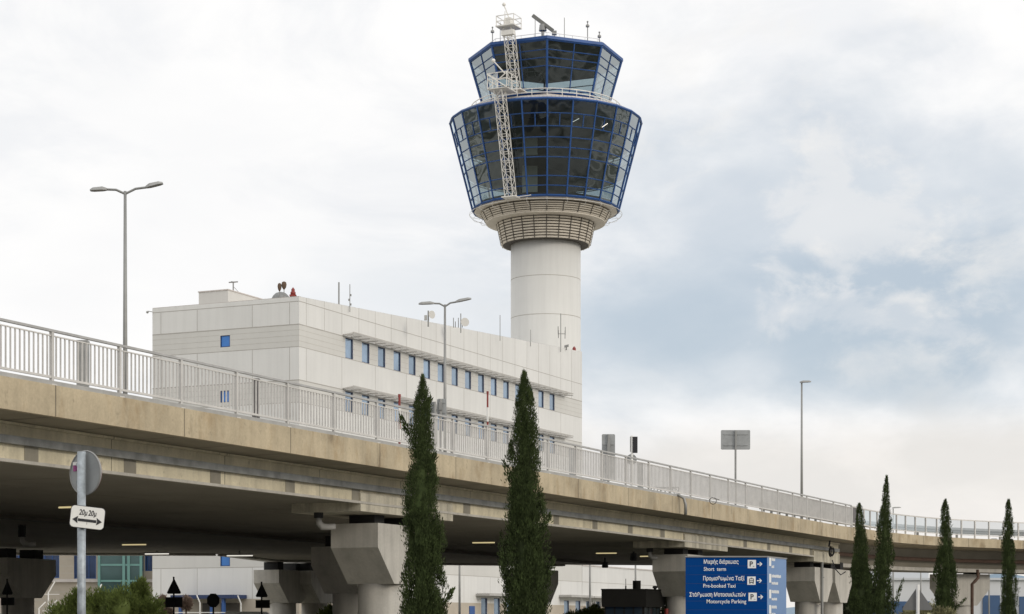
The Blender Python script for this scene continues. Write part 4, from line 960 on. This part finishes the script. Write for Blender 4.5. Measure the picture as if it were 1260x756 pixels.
for i, (ty, n1, n2) in enumerate(((690, .32, .25), (710.5, .95, .62), (730, .72, .5), (749, .5, .4))):
    z = sp(0, ty).z*1.0; o = ac+sd*.17+so*.004+UP*(z-.07-.0)
    o.z = z-.16; ic.box(o, sd*.20, so*.006, UP*.27)
    for zz, n, h in ((.16, n1, .10), (-.06, n2, .09)):                              # two short lines of worn lettering, too small to read
        x = .42
        while x < .42+n:
            w = rr.uniform(.03, .06); m.box(ac+sd*x+so*.004+UP*(z-.16+zz+rr.uniform(0, .01)), sd*w*.7, so*.004, UP*h*rr.uniform(.75, 1)); x += w
m.build('lettering', M['letter'], tot); ic.build('icon', M['letter'], tot); gl.build('symbol', M['ink'], tot)

# round sign with its small plate, foreground left
YP = 27.0; c = P(104.5, 581.5, YP); b = P(100.3, 771, YP); b.z = 0
sg = thing('road_sign', 'back of a round road sign on a galvanised pole at the left', 'sign', b)
m = MB(); m.tube([b, V((b.x, b.y, P(0, 556, YP).z))], .058, 18); m.build('pole', M['galv'], sg, True)
m = MB(); yw = math.radians(35); dn = V((math.sin(yw), math.cos(yw), 0)); dc = V((P(103.2, 0, YP).x, b.y+.09, c.z)); dt = V((dn.y, -dn.x, 0))
ringp = lambda r, k: [dc+dn*k+dt*(r*math.cos(t))+UP*(r*math.sin(t)) for t in np.linspace(0, 2*math.pi, 41)[:-1]]
m.prism(ringp(.303, 0), dn*.025); m.build('disc', M['signback'], sg)
m = MB(); m.tube(ringp(.303, 0)+[ringp(.303, 0)[0]], .012, 6, False); m.m = 1; m.prism([p for p in ringp(.299, .026)], dn*.006); o = m.build('rim', [M['lamp'], M['red']], sg)
m = MB(); q = dc-dt*.245+UP*.115-dn*.004; m.box(q, dt*.085, UP*.045, -dn*.003); m.m = 1; m.box(q-UP*.085+dt*.01, dt*.085, UP*.083, -dn*.003)
st = pmat('violet_sticker', (.26, .05, .17), .5, var=.5, scale=20); m.build('sticker', [M['plate'], st], sg)
m = MB()
for z in (.12, -.12): m.box(dc+UP*(z-.02)-dt*.16-dn*.02, dt*.10, UP*.04, dn*.018)
m.build('bracket', M['galv'], sg)
pl = P(107.6, 637, YP-.075); ru = (P(128.5, 640, YP-.02)-P(88, 635.2, YP-.13)).normalized(); rv_ = V((-.03, 0, 1)); rv_ = (rv_-ru*rv_.dot(ru)).normalized(); ro = ru.cross(rv_)
w, h, rd = .455, .295, .05; pts = []
for cx, cz, s in ((-w/2+rd, -h/2+rd, 180), (w/2-rd, -h/2+rd, 270), (w/2-rd, h/2-rd, 0), (-w/2+rd, h/2-rd, 90)):
    for k in (0, 22, 45, 67, 90): t = math.radians(s+k); pts.append((cx+rd*math.cos(t), cz+rd*math.sin(t)))
m = MB(); m.prism([pl+ru*x+rv_*z for x, z in pts], -ro*.012)
m.m = 1; m.prism([pl-ro*.004+ru*x*1.035+rv_*z*1.05 for x, z in pts], -ro*.012); o = m.build('plate', [M['plate'], M['ink']], sg)
m = MB(); k = pl+ro*.003
L_ = lambda x, z: k+ru*x+rv_*z
m.prism([L_(-.125, -.025), L_(.125, -.025), L_(.125, -.062), L_(-.125, -.062)], ro*.002)
for s in (-1, 1): m.prism([L_(s*.20, -.043), L_(s*.125, .008), L_(s*.135, -.043), L_(s*.125, -.094)], ro*.002)
letters(m, '20μ', L_(-.118, .028), ru, rv_, .112, .078, .02, .12, ext=.0); letters(m, '20μ', L_(.006, .028), ru, rv_, .112, .078, .02, .12, ext=.0)
m.box(L_(-.002, -.10), ru*.003, rv_*.05, ro*.001)
m.build('lettering', M['ink'], o)

# signs with the deck's shade put into their black colour, and the sign by the ramp
def tri_sign(label, px, ytop, ybot, wpx, Y, rect=None, mat='black', pm='black', pole_w=.04, group='dark warning signs under the deck'):
    t, a, b = P(px, ytop, Y), P(px-wpx/2, ybot, Y), P(px+wpx/2, ybot, Y); q = V((t.x, t.y, 0)); r = thing('warning_sign', label, 'sign', q, group)
    m = MB(); m.tube([q, V((t.x, t.y-.05, t.z+.06))], pole_w, 10); m.build('pole', M[pm], r)
    m = MB(); e = .035
    def arc(p, u, v): return [p+(u-p).normalized()*e*2, p+(v-p).normalized()*e*2]
    m.prism(arc(a, t, b)+arc(b, a, t)+arc(t, b, a), (0, .03, 0)); m.build('triangle', M[mat], r)
    if rect: m = MB(); p0, p1 = P(px+rect[0], rect[3], Y), P(px+rect[1], rect[2], Y); m.box(p0, (p1.x-p0.x, 0, 0), (0, .03, 0), (0, 0, p1.z-p0.z)); m.build('plate', M[mat], r)
tri_sign('shade-darkened warning triangle over a plate left of the octagonal sign', 214, 711.5, 731, 19, 88, (-10.5, 10.5, 735, 747.5))
tri_sign('shade-darkened warning triangle over a plate beside the twin far piers', 322, 717.5, 735, 16.5, 92, (-7.5, 10, 738.5, 748.5))
tri_sign('shade-darkened warning triangle over a plate at the left picture edge', 9, 714, 732, 15, 88, (-8, 8.5, 735.5, 745))
t = P(262.5, 739, 90); q = V((t.x, t.y, 0)); r = thing('stop_sign', 'shade-darkened octagonal sign between two dark warning triangles', 'sign', q, 'dark warning signs under the deck')
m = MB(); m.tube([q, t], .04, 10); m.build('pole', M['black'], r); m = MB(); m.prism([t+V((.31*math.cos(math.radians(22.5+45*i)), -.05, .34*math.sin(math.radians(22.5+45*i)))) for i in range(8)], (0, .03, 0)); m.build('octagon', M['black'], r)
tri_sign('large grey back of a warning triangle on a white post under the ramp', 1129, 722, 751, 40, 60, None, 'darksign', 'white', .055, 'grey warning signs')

# dark booth
bc = P(740, 771, 95); bc.z = 0; wB = P(795, 771, 95).x-bc.x
booth = thing('guard_booth', 'dark guard booth with a flat roof standing under the viaduct', 'booth', bc)
bo, bu, bv_ = V((bc.x, 95, 0)), V((1, .0, 0)), V((.42, .90, 0)).normalized()
dB = 2.3
m = MB(); m.box(bo+V((.15, .2, 0)), bu*(wB-.25), bv_*dB, UP*1.0); m.build('body', M['booth'], booth)
for o_, u_, L_2 in ((bo+V((.15, .2, 1.0)), bu, wB-.25), (bo+V((.15, .2, 1.0))+bu*(wB-.25), bv_, dB)):
    m = MB(); ou = V((u_.y, -u_.x, 0)); m.box(o_+ou*.0, u_*L_2, -ou*.04, UP*1.72); o = m.build('window', M['boothglass'], booth)
    m = MB(); n = 4
    for i in range(n+1): m.box(o_+u_*(L_2-.08)*(i/n)+ou*.01, u_*.08, -ou*.06, UP*1.72)
    m.build('frame', M['booth'], o)
zr0, zr1 = P(0, 747, 95).z, P(0, 726, 95).z
m = MB(); m.box(bo+UP*zr0, bu*wB, bv_*dB*1.13, UP*(zr1-zr0)); m.box(bo-V((.03, .03, -zr1)), bu*(wB+.06), bv_*dB*1.15, UP*.05); m.build('roof', M['booth'], booth)
q = P(783.5, 726, 96); m = MB(); m.tube([q, q+UP*.45], .20, 20); o = m.build('roof_drum', M['booth'], booth)
q = P(806, 726, 96.5); m = MB(); m.tube([q, q+UP*.07], .07, 10); m.tube([q+UP*.07, q+UP*.11, q+UP*.2], [.10, .13, .10], 14); m.build('roof_lamp', M['ink'], booth)
q = P(770, 726, 96); m = MB(); m.tube([q, q+UP*.2], .035, 6); m.tube([q+UP*.2, q+UP*.55], .015, 6); m.build('aerial', M['ink'], booth)
q = P(820, 771, 97); q.z = 0; r = thing('barrier_post', 'red and white barrier post right of the dark booth', 'barrier', q)
m = MB()
for i in range(6): m.m = i % 2; m.tube([q+UP*(.43*i), q+UP*(.43*(i+1))], .10, 10)
m.build('post', [M['white'], M['red']], r)
q = P(313, 771, 113); q.z = 0; r = thing('parked_van', 'white van whose roof just shows behind the dark signs', 'van', q)
m = MB(); m.prism([q+V((x, -.9, z)) for x, z in ((-1.6, .35), (1.5, .35), (1.5, 1.2), (1.1, 1.45), (.75, 2.45), (.6, 2.55), (-1.5, 2.55), (-1.6, 2.45))], (0, 1.8, 0)); m.build('body', M['white'], r)
for x0, x1 in ((-1.45, -.5), (-.4, .55)): m = MB(); m.box(q+V((x0, -.915, 1.5)), (x1-x0, 0, 0), (0, .014, 0), (0, 0, .78)); m.build('window', M['boothglass'], r)
for x in (-1.0, .95):
    for y in (-.85, .65): m = MB(); m.tube([q+V((x, y, .33)), q+V((x, y+.2, .33))], .33, 18); m.build('wheel', M['ink'], r)

# security fence beyond the deck
fe = thing('security_fence', 'white post security fence with angled arms behind the shrubs', 'fence', V((P(60, 771, 134).x, 134, 0)))
fps = [(48, 749, 56, 741), (59.5, 729.5, 67.5, 716), (63, 746, 70, 739), (91, 727, 96, 719), (117, 736, 125, 719), (205, 748, 205, 746), (246, 742, 242, 732.5), (296.5, 743, 292.5, 733), (335, 738, 335, 732)]
for x0, y0, x1, y1 in fps:
    a, b = P(x0, y0, 134), P(x1, y1, 134); m = MB(); m.tube([V((a.x, a.y, 0)), a, b], .045, 8); m.build('post', M['white'], fe)
m = MB()
for y in (731.5, 752): m.tube([P(52, y, 134), P(73, y, 134)], .02, 5)
for y in (754, 757): m.tube([P(200, y, 134), P(300, y, 134)], .03, 5)
m.build('wire', M['white'], fe)

# ------------------------------------------------------------------ trees and shrubs
def sprigs(rng, base, axis, L, W):
    """pointed leaf blades: two crossed kites per sprig, as arrays of vertices"""
    n = len(base); axis = axis/np.linalg.norm(axis, axis=1, keepdims=True)
    r = rng.normal(size=(n, 3)); s = np.cross(axis, r); s /= np.linalg.norm(s, axis=1, keepdims=True)+1e-9; s2 = np.cross(axis, s)
    vs = []
    for q in (s, s2):
        k = np.stack([base, base+axis*L[:, None]*.45+q*W[:, None], base+axis*L[:, None], base+axis*L[:, None]*.45-q*W[:, None]], 1); vs.append(k)
    return np.concatenate(vs).reshape(-1, 3)
def leaf_mesh(name, verts, mat, parent, org, core=None):
    vv = np.asarray(verts, dtype=np.float32) - np.array(org, dtype=np.float32); nq = len(vv)//4
    loops = list(range(nq*4)); tot_ = [4]*nq
    if core:
        k = len(vv); vv = np.concatenate([vv, np.array(core.v, dtype=np.float32)-np.array(org, dtype=np.float32)])
        for f in core.f: loops += [i+k for i in f]; tot_.append(len(f))
    me = bpy.data.meshes.new(name); me.vertices.add(len(vv)); me.vertices.foreach_set('co', vv.ravel())
    me.loops.add(len(loops)); me.loops.foreach_set('vertex_index', loops); me.polygons.add(len(tot_))
    me.polygons.foreach_set('loop_start', np.concatenate([[0], np.cumsum(tot_)[:-1]]).astype(np.int32)); me.polygons.foreach_set('loop_total', tot_)
    me.materials.append(mat); me.update(calc_edges=True); me.validate()
    o = bpy.data.objects.new(name, me); COL.objects.link(o)
    if parent: o.parent = parent
    else: o.location = org
    return o
def cypress(label, px, ytop, Y, prof, seed, dens=1.0, lean=0., shoots=()):
    """prof: [(pixels below the top, half width in pixels)]"""
    rng = np.random.default_rng(seed); k = Y/F; top = P(px, ytop, Y); b = V((top.x - lean, Y, 0)); H = top.z
    r = thing('cypress_tree', label, 'cypress', b, 'slender cypresses along the road')
    pz = [(H-q*k, w*k*.80) for q, w in prof] + [(1.2, prof[-1][1]*k*.95), (.35, prof[-1][1]*k*.6)]
    pz.sort(); zs, rs = [q[0] for q in pz], [q[1] for q in pz]
    rad = lambda z: np.interp(z, zs, rs)
    cx = lambda z: b.x + lean*np.clip((z/H-.3)/.7, 0, 1)**1.5 + .05*np.sin(z*1.3+seed)*np.clip(1-z/H, 0.2, 1)
    lump = lambda z, a: 1 + .28*np.sin(z*2.1+a*2+seed)*np.sin(z*.9-a*3+seed*2) + .20*np.sin(z*5.3+a*4+seed*3)
    pls = []
    npl = int(430*dens)
    pzv = .35 + (H-.6)*rng.random(npl)**.85; pa = rng.random(npl)*2*np.pi
    for z0, a in zip(pzv, pa):
        R = rad(z0); Lp = rng.uniform(.35, .95)*min(1, .3+R*1.4); n = int((120 if Y < 60 else 70)*min(1, .25+R*1.6)); stray = rng.random() < .11
        u = rng.random(n); zz = z0+u*Lp; f = rng.uniform(.62, 1.0)*lump(z0, a)*(rng.uniform(1.2, 1.45) if stray else 1)
        Rz = rad(np.minimum(zz, H)); rr_ = np.minimum(R*f, Rz*(1.42 if stray else 1.16))
        pr = np.minimum((.03+.11*min(1, R*1.6))*(1-.75*u), .30*Rz+.012)*(.6 if stray else 1)
        off = np.clip(rng.normal(size=(n, 3)), -1.6, 1.6)*pr[:, None]; off[:, 2] *= .6
        base = np.stack([cx(zz)+np.sin(a)*rr_*.95, b.y-np.cos(a)*rr_*.95, zz], 1)+off
        ax = np.stack([np.sin(a)*.30+rng.normal(0, .28, n), -np.cos(a)*.30+rng.normal(0, .28, n), np.ones(n)], 1)
        ok = base[:, 2] < H-.10; base, ax, Rz = base[ok], ax[ok], Rz[ok]; n = len(base)
        sc_ = np.clip(.35+Rz*1.6, .4, 1)
        pls.append(sprigs(rng, base, ax, rng.uniform(.045, .11, n)*sc_*(1 if Y < 60 else 1.3), rng.uniform(.006, .012, n)*sc_*(1 if Y < 60 else 1.5)))
    for x1, y1, x0, y0 in shoots:                                                  # twigs that break the outline
        p0, p1 = np.array(P(x0, y0, Y)), np.array(P(x1, y1, Y)); n = 150; u = rng.random(n)
        base = p0+(p1-p0)*u[:, None]+rng.normal(size=(n, 3))*(.075*(1-.75*u))[:, None]
        pls.append(sprigs(rng, base, (p1-p0)/np.linalg.norm(p1-p0)+rng.normal(0, .4, (n, 3))+np.array([0, 0, .3]), rng.uniform(.06, .13, n), rng.uniform(.009, .017, n)))
    n = int(420*dens); zz = H-rng.random(n)**1.3*1.9; ang = rng.random(n)*6.28; R = rad(zz)*np.sqrt(rng.random(n))*.8
    base = np.stack([cx(zz)+np.sin(ang)*R, b.y-np.cos(ang)*R, zz-.12], 1)
    pls.append(sprigs(rng, base, np.stack([np.sin(ang)*.3+rng.normal(0, .15, n), -np.cos(ang)*.3, np.ones(n)], 1), rng.uniform(.07, .16, n), rng.uniform(.010, .018, n)))
    core = MB(); zc = np.linspace(.4, H-1.0, 40)
    core.tube([V((float(cx(z)), b.y, z)) for z in zc], [float(max(.02, rad(z)*.56-.03)) for z in zc], 12)
    leaf_mesh('crown', np.concatenate(pls), M['foliage'], r, b, core)
    m = MB(); m.tube([b, b+UP*.6], [.14, .11], 10); m.build('trunk', M['bark'], r)
    return r
pA = [(0, .5), (13, 3.5), (29, 8.5), (45, 10.5), (60, 14), (77, 15), (108, 17.5), (140, 20), (172, 23), (203, 24.5), (280, 28), (380, 29)]
pB = [(0, .5), (17, 5), (33, 9), (49, 12), (65, 13.5), (81, 15.5), (97, 18), (113, 20.5), (145, 22.5), (177, 25.5), (210, 27), (300, 29.5), (380, 30)]
cypress('tall dark cypress in front of the thick pale pier, left of the two tallest', 519.5, 459, 45, pA, 11, 1.15, 0, [(494, 514, 506, 540), (557, 727, 540, 752), (535, 560, 526, 590), (529, 492, 520, 512)])
cypress('tall dark cypress reaching highest, right of the two tallest', 645, 454, 45, pB, 12, 1.15, -.03, [(676, 634, 662, 668), (620, 570, 632, 600), (617, 695, 628, 722), (682, 690, 668, 720), (652, 486, 646, 505)])
cypress('shortest slim cypress at the expansion joint, left of its taller neighbour', 1057.5, 618, 88, [(0, .5), (9, 3.6), (19, 5), (32, 6), (45, 8), (71, 11), (97, 13.6), (160, 14.5), (230, 14)], 13, .9, -.1)
cypress('leaning tipped slim cypress taller than its right hand neighbours', 1091.5, 584, 76, [(0, .5), (14, 2.6), (27, 4.6), (40, 5.5), (53, 7), (66, 9.5), (80, 10.5), (105, 12), (130, 13), (170, 14), (240, 14)], 14, .9, .2, [(1111, 714, 1097, 766), (1108, 722, 1099, 750), (1096, 640, 1091, 660)])
cypress('slim cypress in front of the pale ramp pier', 1163.5, 613, 86, [(0, .5), (12, 3.8), (25, 5.8), (50, 8), (76, 10), (90, 12.5), (115, 14), (160, 15), (230, 15)], 15, .9, 0, [(1188, 737, 1174, 750)])
cypress('slim cypress nearest the right picture edge', 1241, 613, 86, [(0, .5), (14, 3.4), (30, 5.5), (50, 7.5), (70, 8.5), (92, 9), (112, 10.5), (140, 11.3), (230, 12)], 16, .9)
def shrub(name, label, cat, blobs, mat, seed, group='shrubs under the viaduct', L=(.14, .30), W=(.018, .036), dens=1.5, upw=.9):
    """blobs: [(centre px, centre py, radius px across, radius px up, Y)]"""
    rng = np.random.default_rng(seed); px, py, _, _, Y = blobs[0]; q = P(px, 771, Y); b = V((q.x, Y, 0)); r = thing(name, label, cat, b, group)
    out = []; cores = MB(); stem = MB()
    for px, py, rx, rz, Y in blobs:
        c = P(px, py, Y); k = Y/F; R = np.array([rx*k, rx*k*.8, rz*k])
        for _ in range(int(26*dens)):
            v = rng.normal(size=3); v /= np.linalg.norm(v); cc = np.array(c)+v*R*rng.uniform(.45, .95); n = 60
            base = cc+rng.normal(size=(n, 3))*R.mean()*.20; ax = (base-np.array(c))/R+np.array([0, 0, upw])+rng.normal(0, .35, (n, 3))
            out.append(sprigs(rng, base, ax, rng.uniform(*L, n), rng.uniform(*W, n)))
        cores.lathe(c, [(.02, -R[2]*.7), (R[0]*.5, -R[2]*.45), (R[0]*.6, 0), (R[0]*.42, R[2]*.45), (.02, R[2]*.65)], 10)
        stem.tube([V((c.x, c.y, 0)), V((c.x, c.y, c.z))], .05, 6)
    leaf_mesh('crown', np.concatenate(out), M[mat], r, b, cores); stem.build('trunk', M['bark'], r)
shrub('green_shrub', 'bright green bushy shrub right of the sign pole', 'shrub', [(165, 748, 24, 26, 128), (150, 748, 20, 24, 127), (186, 752, 16, 20, 127.5), (172, 730, 9, 17, 128), (128, 752, 18, 24, 128), (112, 750, 18, 20, 128)], 'shrub', 21)
shrub('green_shrub', 'bright green low shrub left of the sign pole', 'shrub', [(88, 752, 14, 18, 128.5), (73, 762, 16, 17, 128), (95, 740, 8, 14, 128.5)], 'shrub', 22)
shrub('green_shrub', 'small rounded green shrub between the piers beside the cypress', 'shrub', [(408, 760, 13, 14, 122), (418, 766, 12, 10, 122)], 'shrub', 23)
shrub('green_shrub', 'low green shrub left of the dark booth', 'shrub', [(728, 760, 16, 13, 124), (706, 765, 12, 12, 124), (744, 764, 12, 12, 124)], 'shrub', 24)
shrub('oleander_bush', 'pale pinkish flowering bush half hidden behind the shade-darkened warning triangle', 'bush', [(200, 744, 4, 8, 130), (229, 744, 5, 8, 130), (206, 756, 6, 7, 130)], 'flower', 25)
shrub('oleander_bush', 'pale flowering bush at the foot of the grey warning triangle', 'bush', [(1140, 762, 22, 14, 75), (1160, 764, 14, 12, 75), (1118, 766, 14, 12, 75)], 'dryshrub', 26, L=(.08, .2), W=(.015, .03))
shrub('broad_tree', 'dark green tree between the paired piers and the short cypress', 'tree', [(1040, 725, 13, 22, 135), (1052, 712, 14, 14, 136), (1040, 750, 16, 20, 135), (1066, 738, 14, 22, 136)], 'shrub_dark', 27, L=(.2, .4), W=(.04, .08))
shrub('green_shrub', 'green shrub sliver between the booth and the pier behind the parking sign', 'shrub', [(822, 748, 6, 24, 112), (826, 760, 8, 14, 112)], 'shrub_dark', 28)
